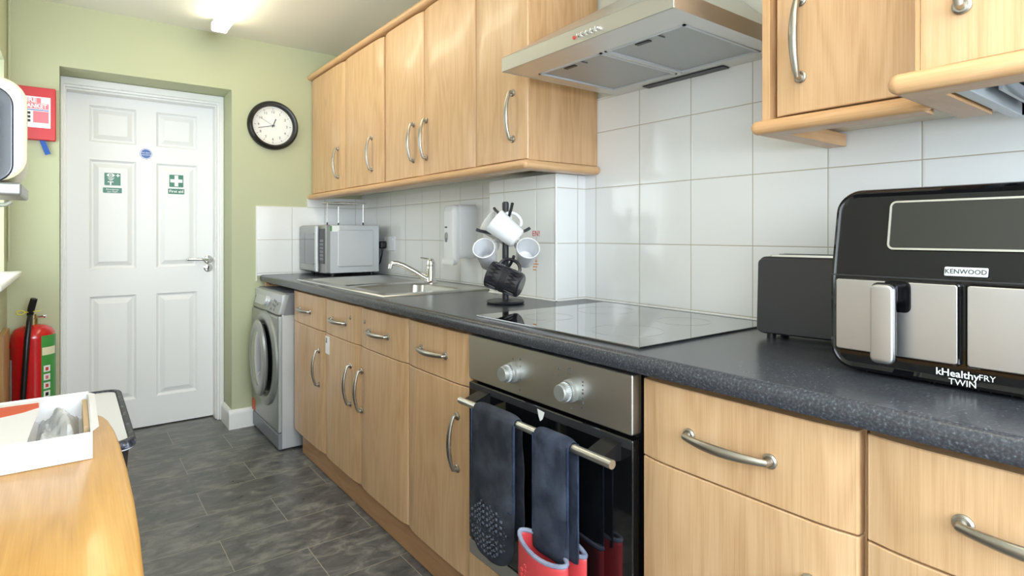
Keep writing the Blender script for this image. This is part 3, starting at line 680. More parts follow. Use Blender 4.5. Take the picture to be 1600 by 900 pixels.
# ------------------------------------------------------------------ oven
ov = thing('built_in_oven', 'built-in single oven with steel control panel and black glass door', 'oven', (1.2, 1.115, 0.24))
OY0, OY1 = 0.806, 1.430
MB().box(0.960, 1.48, OY0+0.01, OY1-0.01, 0.245, 0.845).build('oven_body', M_dark, ov, 0)
cp = MB().rblock(OY0, OY1, 0.728, 0.856, 0.005, [(0, 0.002), (0.002, 0), (0.028, 0)], FX(0.930)).build('control_panel', M_brush, ov)
dr = MB().rblock(OY0, OY1, 0.262, 0.718, 0.004, [(0, 0.002), (0.002, 0), (0.028, 0)], FX(0.931)).build('oven_door', M_glass_dark, ov)
MB().box(0.9303, 0.9312, OY0+0.004, OY1-0.004, 0.698, 0.716, 0.0003, 1).build('door_top_strip', M_charcoal, dr, 0)
MB().rblock(OY0, OY1, 0.216, 0.258, 0.003, [(0, 0.001), (0.002, 0), (0.028, 0)], FX(0.932)).build('lower_vent_panel', M_brush, ov)
rl = MB(); rl.cyl((0.876, 0.812, 0.6805), (0.876, 1.392, 0.6805), 0.0095, seg=24); rl.build('door_rail', M_brush, ov)
for yy in (0.862, 1.345): MB().prism([(0.931, 0.668), (0.931, 0.708), (0.878, 0.690), (0.868, 0.683), (0.872, 0.674)], (lambda c: (lambda u, v_, d: Vector((u, c+d, v_))))(yy), -0.024, 0.024).build('rail_bracket', M_black, ov)
for yy in (1.216, 0.992):
    q = MB(); q.lathe([(0.0, 0.0), (0.027, 0.0), (0.027, 0.008), (0.0225, 0.011), (0.0225, 0.016)], (0.930, yy, 0.784), (-1, 0, 0), 40)
    for sgn in (1,):
        q.lathe([(0.0215, 0.016), (0.0215, 0.026), (0.0195, 0.028), (0.0195, 0.036), (0.018, 0.038), (0, 0.038)], (0.930, yy, 0.784), (-1, 0, 0), 40)
    kn = q.build('knob', M_silver, ov)
    q = MB()
    for k in range(30):
        a = 2*PI*k/30; q.cyl((0.912, yy+0.0215*cos(a), 0.784+0.0215*sin(a)), (0.905, yy+0.0215*cos(a), 0.784+0.0215*sin(a)), 0.0010, seg=6)
    q.build('grip', M_silver_l, kn)
q = MB(); c_ = 0.9298
for yy, zz, s_ in ((1.184, 0.824, .0032), (1.184, 0.806, .002), (1.184, 0.772, .002), (1.186, 0.744, .002), (1.216, 0.82, .002), (1.248, 0.752, .002), (1.034, 0.828, .0032), (1.034, 0.812, .002), (0.990, 0.742, .0025), (0.953, 0.812, .0022), (0.953, 0.804, .0022), (0.953, 0.794, .0022), (0.953, 0.786, .003), (0.953, 0.774, .0022), (0.953, 0.764, .003), (0.955, 0.752, .002)):
    q.box(c_-.0003, c_+.0004, yy-s_, yy+s_, zz-s_*.8, zz+s_*.8)
q.lathe([(0.008, 0), (0.008, 0.0005), (0.0068, 0.0005), (0.0068, 0)], (c_, 0.995, 0.829), (-1, 0, 0), 8)
q.build('panel_marking', M_greyink, cp, 0)
MB().prism([(1.115, 0.712), (1.088, 0.709), (1.092, 0.698), (1.096, 0.690), (1.104, 0.684), (1.110, 0.694)], FX(0.9302), -0.0006, 0.0002).build('sticker_scrap', M_signwhite, dr, 0)
tag(MB().box(0.934, 0.960, 0.797, 1.434, 0.124, 0.212, 0.002).build('oven_filler_panel', M_wood), 'low beech filler panel below the built-in oven', 'panel')
# oven housing sides
q = MB(); q.box(0.966, 1.50, 0.794, 0.805, 0.126, 0.864); q.box(0.966, 1.50, 1.4315, 1.4365, 0.126, 0.864); q.box(0.966, 1.50, 0.805, 1.4315, 0.126, 0.21)
tag(q.build('oven_housing', M_dark, smooth=0), 'dark cabinet housing around the built-in oven', 'cabinet')

# ------------------------------------------------------------------ oven mitts
def drape(y0, y1, zf, zb_, width_f, thick, m, name, parent, xr=0.876, zr=0.6805, rr_=0.0115, seed=0, amp=0.003, pocket=0.0, tail=0.0):
    """padded strip hung over the rail; front fall ends at zf, back fall at zb_"""
    rnd = random.Random(seed); ph = [rnd.uniform(0, 6) for _ in range(8)]
    path = []
    n1 = 34
    for i in range(n1+1): path.append(('f', i/n1, xr-rr_-0.001, zf+(zr-zf)*i/n1))
    for k in range(1, 10): a = PI*k/10; path.append(('t', k/10, xr-(rr_)*cos(a), zr+rr_*sin(a)))
    for i in range(n1+1): path.append(('b', i/n1, xr+rr_+0.001, zr+(zb_-zr)*i/n1))
    q = MB(); rows = []; NT = 16
    total = len(path)
    for idx, (seg_, s_, x, z_) in enumerate(path):
        if seg_ == 'f': dist_ = s_*(zr-zf)
        elif seg_ == 'b': dist_ = (1-s_)*(zr-zb_)
        else: dist_ = 9
        hw = width_f(dist_)*(y1-y0)/2; yc = (y0+y1)/2
        row_o, row_i = [], []
        for j in range(NT+1):
            t_ = -1+2*j/NT; yy = yc+t_*hw
            pk = pocket*max(0, 1-((dist_-0.10)/0.13)**2)*(1-t_*t_)**0.5 if dist_ < 0.24 else 0
            wav = amp*(sin(yy*55+ph[0]+z_*9)*0.5+sin(z_*38+ph[1]+t_*2)*0.5)*min(1, max(0, (zr-z_)*12))
            th = thick*(1-abs(t_)**6*0.75)*(0.35+0.65*min(1, dist_/0.01)) + pk
            if seg_ == 'f': nx, nz, mm = -1, 0, 1
            elif seg_ == 'b': nx, nz, mm = 1, 0, 1
            else: nx, nz, mm = -cos(PI*s_), sin(PI*s_), 1
            # outer layer away from rail
            if seg_ == 'b' : wv = min(abs(wav), .004)
            else: wv = abs(wav)
            row_o.append((x+nx*(th+wv), yy, z_+nz*(th))); row_i.append((x+nx*wv*0.6, yy, z_))
        rows.append(row_o+row_i[::-1])
    q.rings(rows); o = q.build(name, m, parent, 60)
    sm = o.modifiers.new('smooth', 'SUBSURF'); sm.levels = 1; sm.render_levels = 1
    return o
def wf_mitt(d): return math.sqrt(max(0.02, 1-(1-min(1, (d+0.006)/0.085))**2))*(1.0 if d < 0.20 else max(0.93, 1-(d-0.20)*1.0))
mt = thing('oven_glove', 'dark navy double oven glove with grid pattern hanging on left of oven rail', 'oven glove', (0.876, 1.215, 0.69), 'oven gloves on the oven rail')
gl = drape(1.118, 1.312, 0.310, 0.36, wf_mitt, 0.009, M_slate, 'quilted_body', mt, seed=3, pocket=0.012, amp=0.003)
q = MB()   # silicone grid patch: follows the front of the pocket
def patch(m, y0, y1, z0, z1, x, d=0.0, tip=True):
    N = 14; rs = []
    for i in range(N+1):
        t_ = i/N; zz = z0+(z1-z0)*t_
        w_ = sin(PI*min(1, 0.12+t_*0.75))**0.5
        yc = (y0+y1)/2; hw = (y1-y0)/2*w_
        rs.append([(x-0.0005-0.002*(1-((j-4)/4)**2)*sin(PI*t_), yc+(j-4)/4*hw, zz) for j in range(9)])
    m.rings([r_ for r_ in rs], False, False, closed=False)
NG = 18
for i in range(NG):
    for j in range(NG):
        zz = 0.335+0.125*i/(NG-1); yy = 1.135+0.155*j/(NG-1)
        u_ = (zz-0.397)/0.066; v_ = (yy-1.2125)/0.08
        if u_*u_+v_*v_ > 1 or (abs(zz-0.395) < 0.006) or (abs(yy-1.2125)+zz*0 < -1): continue
        if (i+j) % 2: continue
        dist_ = zz-0.310; t_ = (yy-1.215)/0.097
        xx = 0.876-0.0125-0.009*(1-abs(t_)**6*0.75)-0.012*max(0, 1-((dist_-0.10)/0.13)**2)*(1-t_*t_)**0.5-0.0022
        q.box(xx-0.0012, xx+0.003, yy-0.0036, yy+0.0036, zz-0.0030, zz+0.0030, 0.0006, 1)
q.build('grip_dots', M_gridsil, mt, 0)
q = MB()
for sy in (1.122, 1.308):
    q.tube([(0.876-0.0145-0.001, sy, 0.40+0.28*k/14) for k in range(15)], 0.0028, 8)
q.tube([(0.8535-0.0012, 1.125+0.18*k/12, 0.468-0.012*sin(PI*k/12)) for k in range(13)], 0.002, 8)
q.build('seam', M_navy2, mt)
m2 = thing('oven_glove', 'navy denim double oven glove with red silicone ends on right of oven rail', 'oven glove', (0.876, 0.99, 0.69), 'oven gloves on the oven rail')
def wf2(d): return 1.0 if d < 0.1 else 0.97
drape(0.925, 1.052, 0.415, 0.415, wf2, 0.008, M_navy, 'denim_strip', m2, seed=5, amp=0.003)
q = MB()
for sy in (0.929, 1.048):
    q.tube([(0.876-0.0145-0.001, sy, 0.45+0.235*k/12) for k in range(13)], 0.0026, 8)
    q.tube([(0.876+0.0145+0.001, sy, 0.45+0.235*k/12) for k in range(13)], 0.0026, 8)
q.build('seam', M_navy2, m2)
def pocket(xc, y0, y1, ztop0, ztop1, zbot, tx_, name, m, parent):
    """silicone pocket: flattened cup hanging below, mouth sloping from y1 (high) to y0 (low)"""
    q = MB(); rs = []; N = 24; yc = (y0+y1)/2; hw = (y1-y0)/2
    for i, f_ in enumerate((1.0, 0.93, 0.8, 0.6, 0.4, 0.2, 0.07, 0.0)):
        ring = []
        for k in range(N):
            a = 2*PI*k/N; cy, cx = cos(a), sin(a)
            wid = hw*(1 if f_ > 0.45 else (0.35+0.65*math.sqrt(max(0, 1-(1-f_/0.45)**2)))); dp = tx_*(1 if f_ > 0.2 else 0.3+0.7*f_/0.2)
            yy = yc+cy*wid; zt_ = ztop0+(ztop1-ztop0)*(yy-y0)/(y1-y0)-0.012*(1-cy*cy)*(1 if cx < 0 else -0.4)
            ring.append((xc+cx*dp, yy, zbot+(zt_-zbot)*f_))
        rs.append(ring)
    q.rings(rs, False, True); o = q.build(name, m, parent, 60)
    so = o.modifiers.new('t', 'SOLIDIFY'); so.thickness = 0.003; so.offset = 1
    q = MB(); q.tube([(x*1.0, y, z_-0.001) for x, y, z_ in rs[0]]+[rs[0][0]], 0.0052, 8); q.build('binding', M_greyfab, parent)
    return o
pocket(0.845, 0.918, 1.074, 0.437, 0.452, 0.25, 0.024, 'silicone_mitt', M_redsil, m2)
pocket(0.9045, 0.918, 1.068, 0.437, 0.452, 0.25, 0.012, 'silicone_mitt', M_redsil, m2)
q = MB()
for i in range(8):
    for j in range(7):
        yy = 0.955+0.012*i; zz = 0.395-0.012*j
        if ((yy-0.997)/0.05)**2+((zz-0.36)/0.045)**2 < 1: q.box(0.8185, 0.822, yy-.004, yy+.004, zz-.004, zz+.004, .0008, 1)
q.build('grip_dots', M_redsil, m2, 0)

# ------------------------------------------------------------------ cooker hood
hd = thing('cooker_hood', 'stainless steel chimney cooker hood above the hob', 'cooker hood', (1.3, 1.1, 1.643))
HXf, HYn, HYf, Hb, Ht = 1.041, 0.786, 1.417, 1.643, 1.685
q = MB()  # lip box open below: four walls + underside rim
q.box(HXf, HXf+0.004, HYn, HYf, Hb, Ht, .0008, 1); q.box(HXf+.004, 1.550, HYn, HYn+.004, Hb, Ht); q.box(HXf+.004, 1.550, HYf-.004, HYf, Hb, Ht)
q.build('lip', M_brush, hd)
q = MB()
for a in ((HXf+.004, 1.146, HYn+.004, HYf-.004), (1.482, 1.55, HYn+.004, HYf-.004), (1.146, 1.482, HYn+.004, 0.834), (1.146, 1.482, 1.369, HYf-.004), (1.146, 1.482, 1.092, 1.105)):
    q.box(a[0], a[1], a[2], a[3], Hb+0.001, Hb+0.004)
q.build('underside', M_brush, hd, 0)
MB().box(1.515, 1.548, 0.97, 1.27, Hb-0.0025, Hb+0.0005, .001).build('rear_recess_shade', M_charcoal, hd)  # charcoal strip paints the dark of the recess along the hood's rear
q = MB()   # canopy
cx0, cx1, cy0, cy1, czt = 1.38, 1.550, 0.995, 1.215, 1.895
q.rings([[(HXf, HYn, Ht), (1.550, HYn, Ht), (1.550, HYf, Ht), (HXf, HYf, Ht)], [(cx0, cy0, czt), (cx1, cy0, czt), (cx1, cy1, czt), (cx0, cy1, czt)]])
q.build('canopy', M_brush, hd, 20)
MB().box(cx0+.004, cx1, cy0+.004, cy1-.004, czt-0.005, ZC-0.003, .001).build('chimney', M_brushz, hd)
for y0_, y1_ in ((1.1055, 1.3685), (0.8345, 1.0915)):
    fl = MB().box(1.1465, 1.4815, y0_, y1_, Hb+0.004, Hb+0.010).build('grease_filter', M_mesh, hd, 0)
    q = MB(); t_ = 0.007
    q.box(1.1465, 1.4815, y0_, y0_+t_, Hb-0.001, Hb+0.005); q.box(1.1465, 1.4815, y1_-t_, y1_, Hb-0.001, Hb+0.005); q.box(1.1465, 1.1465+t_, y0_, y1_, Hb-0.001, Hb+0.005); q.box(1.4815-t_, 1.4815, y0_, y1_, Hb-0.001, Hb+0.005)
    q.build('filter_frame', M_silver_l, fl, 0)
    ym = (y0_+y1_)/2
    MB().box(1.172, 1.186, ym-0.0, ym+0.045, Hb+0.0015, Hb+0.0045, .001).build('catch', M_charcoal, fl)
    MB().box(1.160, 1.188, ym-0.040, ym-0.037, Hb+0.0015, Hb+0.0045).build('catch_line', M_greyink, fl, 0)
MB().lathe([(0, 0), (0.005, 0), (0.004, 0.003), (0, 0.004)], (HXf, 1.098, 1.6615), (-1, 0, 0), 20).build('indicator', M_redink, hd)
for k in range(5):
    MB().lathe([(0.0062, 0), (0.0062, 0.003), (0.0045, 0.004), (0.0045, 0.009), (0.003, 0.010), (0, 0.010)], (HXf, 1.078-k*0.0165, 1.6625), (-1, 0, 0), 20).build('button', M_chrome, hd)

# ------------------------------------------------------------------ washing machine
wm = thing('washing_machine', 'silver front-loading washing machine under the far end of the worktop', 'washing machine', (1.13, 3.44, 0))
WX, WY0, WY1 = 0.862, 3.166, 3.712
MB().box(WX+0.022, 1.42, WY0, WY1, 0.012, 0.828, 0.004).build('cabinet_shell', M_silver_l, wm)
# front panel, slightly bowed
MB().rblock(WY0-0.001, WY1+0.0, 0.098, 0.716, 0.006, [(0, 0.012), (0.003, 0.004), (0.010, 0), (0.024, 0)], FX(WX)).build('front_panel', M_silver, wm)
MB().rblock(WY0-0.001, WY1+0.0, 0.010, 0.096, 0.006, [(0.004, 0.010), (0.007, 0.003), (0.012, 0), (0.024, 0)], FX(WX)).build('kick_panel', M_grey, wm)
slope = lambda u, v_, d: Vector((WX+0.004+d+(v_-0.72)*0.27, u, v_))
ctl = MB().rblock(WY0-0.001, WY1+0.0, 0.719, 0.834, 0.010, [(0, 0.006), (0.003, 0.002), (0.006, 0), (0.030, 0)], slope).build('control_panel', M_silver, wm)
MB().box(WX+0.04, 1.42, WY0-0.001, WY1, 0.826, 0.836, 0.003).build('lid', M_grey, wm)
q = MB(); q.prism([(WX+0.030, 0.719), (WX+0.10, 0.719), (WX+0.10, 0.826), (WX+0.060, 0.826)], lambda u, v_, d: Vector((u, WY0-0.002+d, v_)), 0, 0.003); q.build('side_cap', M_grey, wm)
def on_ctl(y, z): return Vector((WX+0.004+(z-0.72)*0.27, y, z))
nrm = Vector((-1, 0, 0.27)).normalized()
MB().lathe([(0.032, 0), (0.032, 0.003), (0.027, 0.006), (0.027, 0.016), (0.023, 0.020), (0, 0.020)], on_ctl(3.42, 0.775), nrm, 32).build('dial', M_silver_l, ctl)
q = MB()
for yy, zz in ((3.30, 0.79), (3.30, 0.765), (3.27, 0.785), (3.27, 0.76), (3.23, 0.775), (3.27, 0.742), (3.33, 0.742)):
    q.lathe([(0.007, 0), (0.007, 0.003), (0, 0.0035)], on_ctl(yy, zz), nrm, 16)
for yy in (3.315, 3.345): q.lathe([(0.009, 0), (0.009, 0.002), (0, 0.002)], on_ctl(yy, 0.808), nrm, 4)
q.build('button', M_grey, ctl)
q = MB(); q.rblock(3.50, 3.68, 0.745, 0.805, 0.004, [(-0.0025, 0.001), (-0.001, 0)], slope); q.build('detergent_drawer', M_silver_l, ctl)
# door bezel and porthole
cy_, cz_ = 3.412, 0.462
bz = MB().lathe([(0.262, 0.0), (0.258, 0.010), (0.240, 0.020), (0.215, 0.018), (0.195, 0.004), (0.185, -0.01)], (WX, cy_, cz_), (-1, 0, 0), 64).build('door_bezel', M_silver, wm)
MB().lathe([(0.0, 0.004), (0.12, 0.004), (0.185, 0.0025)], (WX, cy_, cz_), (-1, 0, 0), 48).build('door_seal', M_charcoal, wm)
# door stands slightly ajar, hinged on the far side
dn = Vector((-1, 0.06, 0)).normalized(); dc = Vector((0.828, cy_, cz_+0.002))
dk = MB().lathe([(0.150, -0.008), (0.200, -0.010), (0.210, 0.0), (0.204, 0.010), (0.188, 0.016), (0.165, 0.016), (0.150, 0.010)], dc, dn, 64).build('porthole_door', M_silver, wm)
MB().lathe([(0.152, 0.011), (0.12, 0.018), (0.07, 0.023), (0.0, 0.024)], dc, dn, 48).build('porthole_glass', M_smoke, dk)
MB().lathe([(0.150, -0.008), (0.13, -0.025), (0.08, -0.033), (0.0, -0.034)], dc, dn, 48).build('inner_glass', M_smoke, dk)
MB().box(0.836, WX+0.004, 3.600, 3.636, 0.40, 0.52, .005).build('hinge', M_silver, dk)
MB().box(0.8605, 0.8615, 3.63, 3.695, 0.108, 0.175).build('orange_sticker', M_orange, wm, 0)

# ------------------------------------------------------------------ microwave
mw = thing('microwave', 'silver microwave oven standing in the far corner of the worktop', 'microwave', (1.32, 3.48, 0.905))
MX, MY0, MY1, MZ0, MZ1 = 1.150, 3.272, 3.700, 0.924, 1.204
MB().box(MX+0.028, 1.482, MY0, MY1, MZ0, MZ1, 0.004).build('casing', M_silver_l, mw)
MB().rblock(MX+0.075, 1.445, MZ0+0.035, MZ1-0.028, 0.012, [(0, 0), (-0.0025, 0.003), (-0.003, 0.005)], FY(MY0)).build('side_embossing', M_silver_l, mw)
MB().rblock(MY0-0.004, MY1+0.002, MZ0, MZ1, 0.008, [(0.004, 0.004), (0.008, 0), (0.030, 0)], FX(MX)).build('front_frame', M_silver, mw)
md = MB().rblock(3.392, MY1, MZ0+0.004, MZ1-0.004, 0.012, [(-0.010, 0.006), (-0.005, 0), (0.006, 0)], FX(MX)).build('door', M_silver, mw)
MB().rblock(3.405, 3.690, MZ0+0.045, MZ1-0.045, 0.03, [(-0.0115, 0.002), (-0.0095, 0)], FX(MX)).build('door_window', M_smoke, md)
MB().box(MX-0.020, MX-0.004, 3.362, 3.390, MZ0+0.006, MZ1-0.006, .005, 3).build('door_handle', M_silver_l, md)
cpn = MB().rblock(3.282, 3.354, MZ0+0.055, MZ1-0.022, 0.006, [(-0.003, 0.001), (0.004, 0)], FX(MX)).build('control_panel', M_charcoal, mw)
q = MB()
for i in range(6):
    for j in range(3): q.box(MX-0.0045, MX-0.002, 3.289+j*0.021, 3.305+j*0.021, 1.0+i*0.021, 1.014+i*0.021, .001, 1)
q.build('button', M_grey, cpn)
for xx in (MX+0.06, 1.45):
    for yy in (MY0+0.04, MY1-0.05): MB().cyl((xx, yy, 0.9052), (xx, yy, MZ0), 0.012, seg=14).build('foot', M_black, mw)
MB().box(MX+0.03, MX+0.06, MY0-0.0006, MY0, 1.168, 1.198).build('sticker', M_greenlab, mw, 0, label='small pale green sticker')
MB().box(MX+0.042, MX+0.085, MY0-0.0008, MY0, 1.165, 1.199).build('sticker', M_signwhite, mw, 0, label='small white sticker')
# wire rack
rk = thing('grill_rack', 'round wire grill rack on three legs standing on the microwave', 'rack', (1.335, 3.46, 1.204))
q = MB(); cx, cy, rz, rr0 = 1.335, 3.462, 1.338, 0.132
q.tube([(cx+rr0*cos(2*PI*k/48), cy+rr0*sin(2*PI*k/48), rz) for k in range(49)], 0.0025, 8)
q.tube([(cx+0.07*cos(2*PI*k/36), cy+0.07*sin(2*PI*k/36), rz+.003) for k in range(37)], 0.0018, 8)
q.tube([(cx+0.10*cos(2*PI*k/36), cy+0.10*sin(2*PI*k/36), rz+.003) for k in range(37)], 0.0018, 8)
for k in range(-8, 9):
    xx = k*0.0148; hl = math.sqrt(rr0**2-xx**2); q.tube([(cx+xx, cy-hl, rz+.003), (cx+xx, cy+hl, rz+.003)], 0.0015, 6)
q.build('wire_top', M_chrome, rk)
for a in (R(195), R(-35), R(85)):
    px_, py_ = cx+0.118*cos(a), cy+0.118*sin(a)
    lg = MB().tube([(px_, py_, rz), (px_, py_, 1.213)], 0.0012, 8).build('leg', M_chrome, rk)
    MB().lathe([(0, 0), (0.0042, 0), (0.0048, 0.003), (0.004, 0.015), (0.0025, 0.018)], (px_, py_, 1.2042), seg=14).build('rubber_foot', M_black, lg)

# socket, plug and cable
so = thing('wall_socket', 'white double wall socket on the tiles right of the microwave', 'socket', (1.552, 3.26, 1.05))
MB().rblock(3.195, 3.340, 1.050, 1.136, 0.006, [(0, 0), (-0.006, 0), (-0.008, 0.002)], FX(1.552)).build('face_plate', M_whitepl, so)
q = MB(); q.box(1.541, 1.545, 3.212, 3.222, 1.112, 1.126, .001); q.box(1.541, 1.545, 3.318, 3.328, 1.112, 1.126, .001); q.build('switch', M_whitepl, so)
pg = thing('plug', 'black plug with trailing cable in the wall socket behind the microwave', 'plug', (1.54, 3.30, 1.09))
MB().box(1.500, 1.543, 3.290, 3.335, 1.062, 1.108, .010, 3).build('plug_body', M_black, pg)
MB().tube([(1.52, 3.312, 1.063), (1.52, 3.315, 1.03), (1.516, 3.33, 0.98), (1.506, 3.36, 0.94), (1.50, 3.41, 0.915), (1.50, 3.46, 0.9105)], 0.0045, 10).build('cable', M_black, pg)

# white wall dispenser
ds = thing('soap_dispenser', 'white wall dispenser on the tiles behind the sink', 'dispenser', (1.50, 2.37, 1.0))
MB().rblock(2.31, 2.432, 1.034, 1.292, 0.026, [(0.0, 0.0), (-0.092, 0), (-0.100, 0.008)], FX(1.552)).build('housing', M_whitepl, ds)
fr = MB().rblock(2.312, 2.430, 1.004, 1.290, 0.030, [(-0.100, 0.004), (-0.104, 0.0), (-0.116, 0.002), (-0.124, 0.012), (-0.128, 0.030)], FX(1.552)).build('front_cover', M_whitepl, ds)
MB().rblock(2.318, 2.424, 1.003, 1.036, 0.014, [(-0.124, 0.001), (-0.130, 0.0), (-0.134, 0.006)], FX(1.552)).build('push_bar', M_whitepl, ds)
q = MB(); q.rblock(2.370, 2.402, 1.118, 1.160, 0.015, [(-0.127, 0), (-0.1290, 0.001), (-0.1290, 0.003)], FX(1.552)); q.build('sight_window', M_silver, fr)
MB().rblock(2.376, 2.396, 1.112, 1.134, 0.009, [(-0.129, 0), (-0.1303, 0.001)], FX(1.552)).build('lock', M_grey, fr)
MB().box(1.4225, 1.4245, 2.378, 2.398, 1.180, 1.187).build('printed_mark', M_greyink, fr, 0)

# ------------------------------------------------------------------ mug tree and mugs
mtree = thing('mug_tree', 'black iron mug tree with six arms standing beside the hob', 'mug tree', (1.225, 1.645, 0.905))
TX, TY = 1.225, 1.645
MB().lathe([(0.0, 0.016), (0.03, 0.012), (0.055, 0.010), (0.0655, 0.011), (0.069, 0.007), (0.0655, 0.002), (0.05, 0.0), (0, 0.0)], (TX, TY, 0.9055), seg=48).build('base', M_bristle, mtree)
MB().lathe([(0.0115, 0.0), (0.0115, 0.325), (0.012, 0.328), (0.012, 0.345), (0.009, 0.350), (0, 0.351)], (TX, TY, 0.915), seg=24).build('pole', M_bristle, mtree)
rv, fv = Vector((0.7955, -0.606, 0)), Vector((0.606, 0.7955, 0))   # picture right / away directions in plan
uz = Vector((0, 0, 1)); TC = Vector((TX, TY, 0))
def arm(dirv, z0, L=0.085, lift=0.035):
    d_ = dirv.normalized(); p0 = TC+uz*z0
    MB().tube([p0, p0+d_*L*0.5+uz*lift*0.25, p0+d_*L*0.85+uz*lift*0.7, p0+d_*L+uz*lift], 0.0055, 12).build('arm', M_bristle, mtree)
arm(-rv*0.95-fv*0.35, 1.150, 0.108, 0.016); arm(rv*0.9+fv*0.3, 1.146, 0.092, 0.026); arm(rv*0.30-fv*1.0, 1.200, 0.085, 0.055)
arm(-rv*0.55+fv*0.8, 1.215, 0.075, 0.030); arm(rv*0.35-fv*0.95, 1.03, 0.085, 0.045); arm(-rv*0.45-fv*0.6, 1.00, 0.05, 0.03)
def mug(label, rimc, basec, rad, m, hang, group=None, taper=0.86, emb=False):
    """mug from rim centre to base centre; hang = direction (roughly) of the handle"""
    rimc, basec = Vector(rimc), Vector(basec); ax = (rimc-basec); Lm = ax.length; ax.normalize()
    t = thing('mug', label, 'mug', basec, 'mugs on the mug tree')
    th = 0.0035
    MB().lathe([(0.0, 0.0), (rad*taper*0.85, 0.0), (rad*taper, 0.005), (rad*(taper+(1-taper)*.5), Lm*.5), (rad, Lm-0.001), (rad-th*.5, Lm), (rad-th, Lm-0.001), (rad*(taper+(1-taper)*.5)-th, Lm*.5), (rad*taper-th, 0.009), (rad*taper*0.7, 0.006), (0, 0.006)], basec, ax, 48).build('cup', m, t)
    hv = Vector(hang); hv = (hv-ax*hv.dot(ax)).normalized()
    pts = []
    for k in range(13):
        a = PI*k/12; pts.append(basec+ax*(Lm*0.52+cos(a)*Lm*0.31)+hv*(rad*0.93+sin(a)*0.030))
    side = ax.cross(hv)
    MB().tube(pts, 0.0058, 12, flat=(side, 1.25)).build('mug_handle', m, t)
    if emb:
        q = MB()
        for b0, b1, kind in ((0.05, 0.38, 'v'), (0.42, 0.56, 'r'), (0.60, 0.94, 'v')):
            if kind == 'r':
                for k in range(5):
                    hh_ = Lm*(b0+(b1-b0)*k/4); rr2 = rad*(taper+(1-taper)*hh_/Lm)
                    q.lathe([(rr2-0.0005, hh_-0.0012), (rr2+0.0012, hh_), (rr2-0.0005, hh_+0.0012)], basec, ax, 48)
            else:
                u_ = ax.orthogonal().normalized(); w_ = ax.cross(u_); NZ = 20
                for rep in range(3):
                    pts = []
                    for k in range(NZ*2+1):
                        a = 2*PI*k/(NZ*2); hh_ = Lm*(b0+(b1-b0)*(0.15+0.5*(k % 2)+0.16*rep)); rr2 = rad*(taper+(1-taper)*hh_/Lm)
                        pts.append(basec+ax*hh_+(u_*cos(a)+w_*sin(a))*(rr2+0.0002))
                    q.tube(pts, 0.0017, 6)
        q.build('embossing', m, t)
    return t
mug('white mug tilted at the top front of the mug tree', (1.150, 1.612, 1.199), (1.214, 1.559, 1.132), 0.0455, M_ceramic, (0.25, 0.35, 1.0), taper=0.80)
mug('white mug hidden behind the tilted top mug on the mug tree', (1.203, 1.722, 1.196), (1.290, 1.706, 1.140), 0.0455, M_ceramic, (0.0, 0.1, 1), taper=0.84)
mug('white mug with its open rim facing out, on the left of the mug tree', (1.137, 1.653, 1.103), (1.205, 1.720, 1.046), 0.040, M_ceramic, (0.5, -0.3, 0.9), taper=0.80)
mug('white mug with its open rim facing out, on the right of the mug tree', (1.268, 1.570, 1.103), (1.308, 1.640, 1.056), 0.0415, M_ceramic, (-0.5, 0.1, 0.9), taper=0.84)
mug('black embossed mug hanging low at the front of the mug tree', (1.140, 1.622, 1.015), (1.205, 1.529, 0.975), 0.046, M_blackcer, (0.35, 0.0, 1), taper=0.90, emb=True)

# ------------------------------------------------------------------ toaster
to = thing('toaster', 'long slot black toaster behind the left side of the air fryer', 'toaster', (1.36, 0.63, 0.905))
ang = R(-7); To = Vector((1.288, 0.742, 0.915))
ex = Vector((cos(ang), sin(ang), 0)); ey = Vector((-sin(ang), cos(ang), 0))
# u runs back towards the camera side (-y), v up, d depth (+x)
def tf(u, v_, d): return To + Vector((0.16*u/1.0, -u, 0))*1.0 + Vector((d, 0.14*d, 0)) + uz*v_ + Vector((0.04*v_, 0, 0))
MB().rblock(0.0, 0.246, 0.0, 0.182, 0.016, [(0.012, 0.010), (0.004, 0.004), (0.0, 0.006), (-0.0, 0.012)][::-1]+[(0.02, 0.0), (0.11, 0.0), (0.13, 0.004), (0.138, 0.016)], tf).build('body', M_charcoal, to)
MB().rblock(0.022, 0.228, 0.026, 0.106, 0.006, [(0.1815, 0), (0.186, 0.001), (0.187, 0.004)], lambda u, v_, d: tf(u, d, v_)).build('top_plate', M_chrome, to)
q = MB(); q.rblock(0.035, 0.215, 0.044, 0.060, 0.004, [(0.1865, 0), (0.1878, 0)], lambda u, v_, d: tf(u, d, v_)); q.rblock(0.035, 0.215, 0.074, 0.090, 0.004, [(0.1865, 0), (0.1878, 0)], lambda u, v_, d: tf(u, d, v_)); q.build('slot', M_black, to)
for u_, d_ in ((0.03, 0.025), (0.215, 0.025), (0.03, 0.11), (0.215, 0.11)): p = tf(u_, -0.0097, d_); MB().cyl(p, p+uz*0.012, 0.010, seg=14).build('foot', M_black, to)

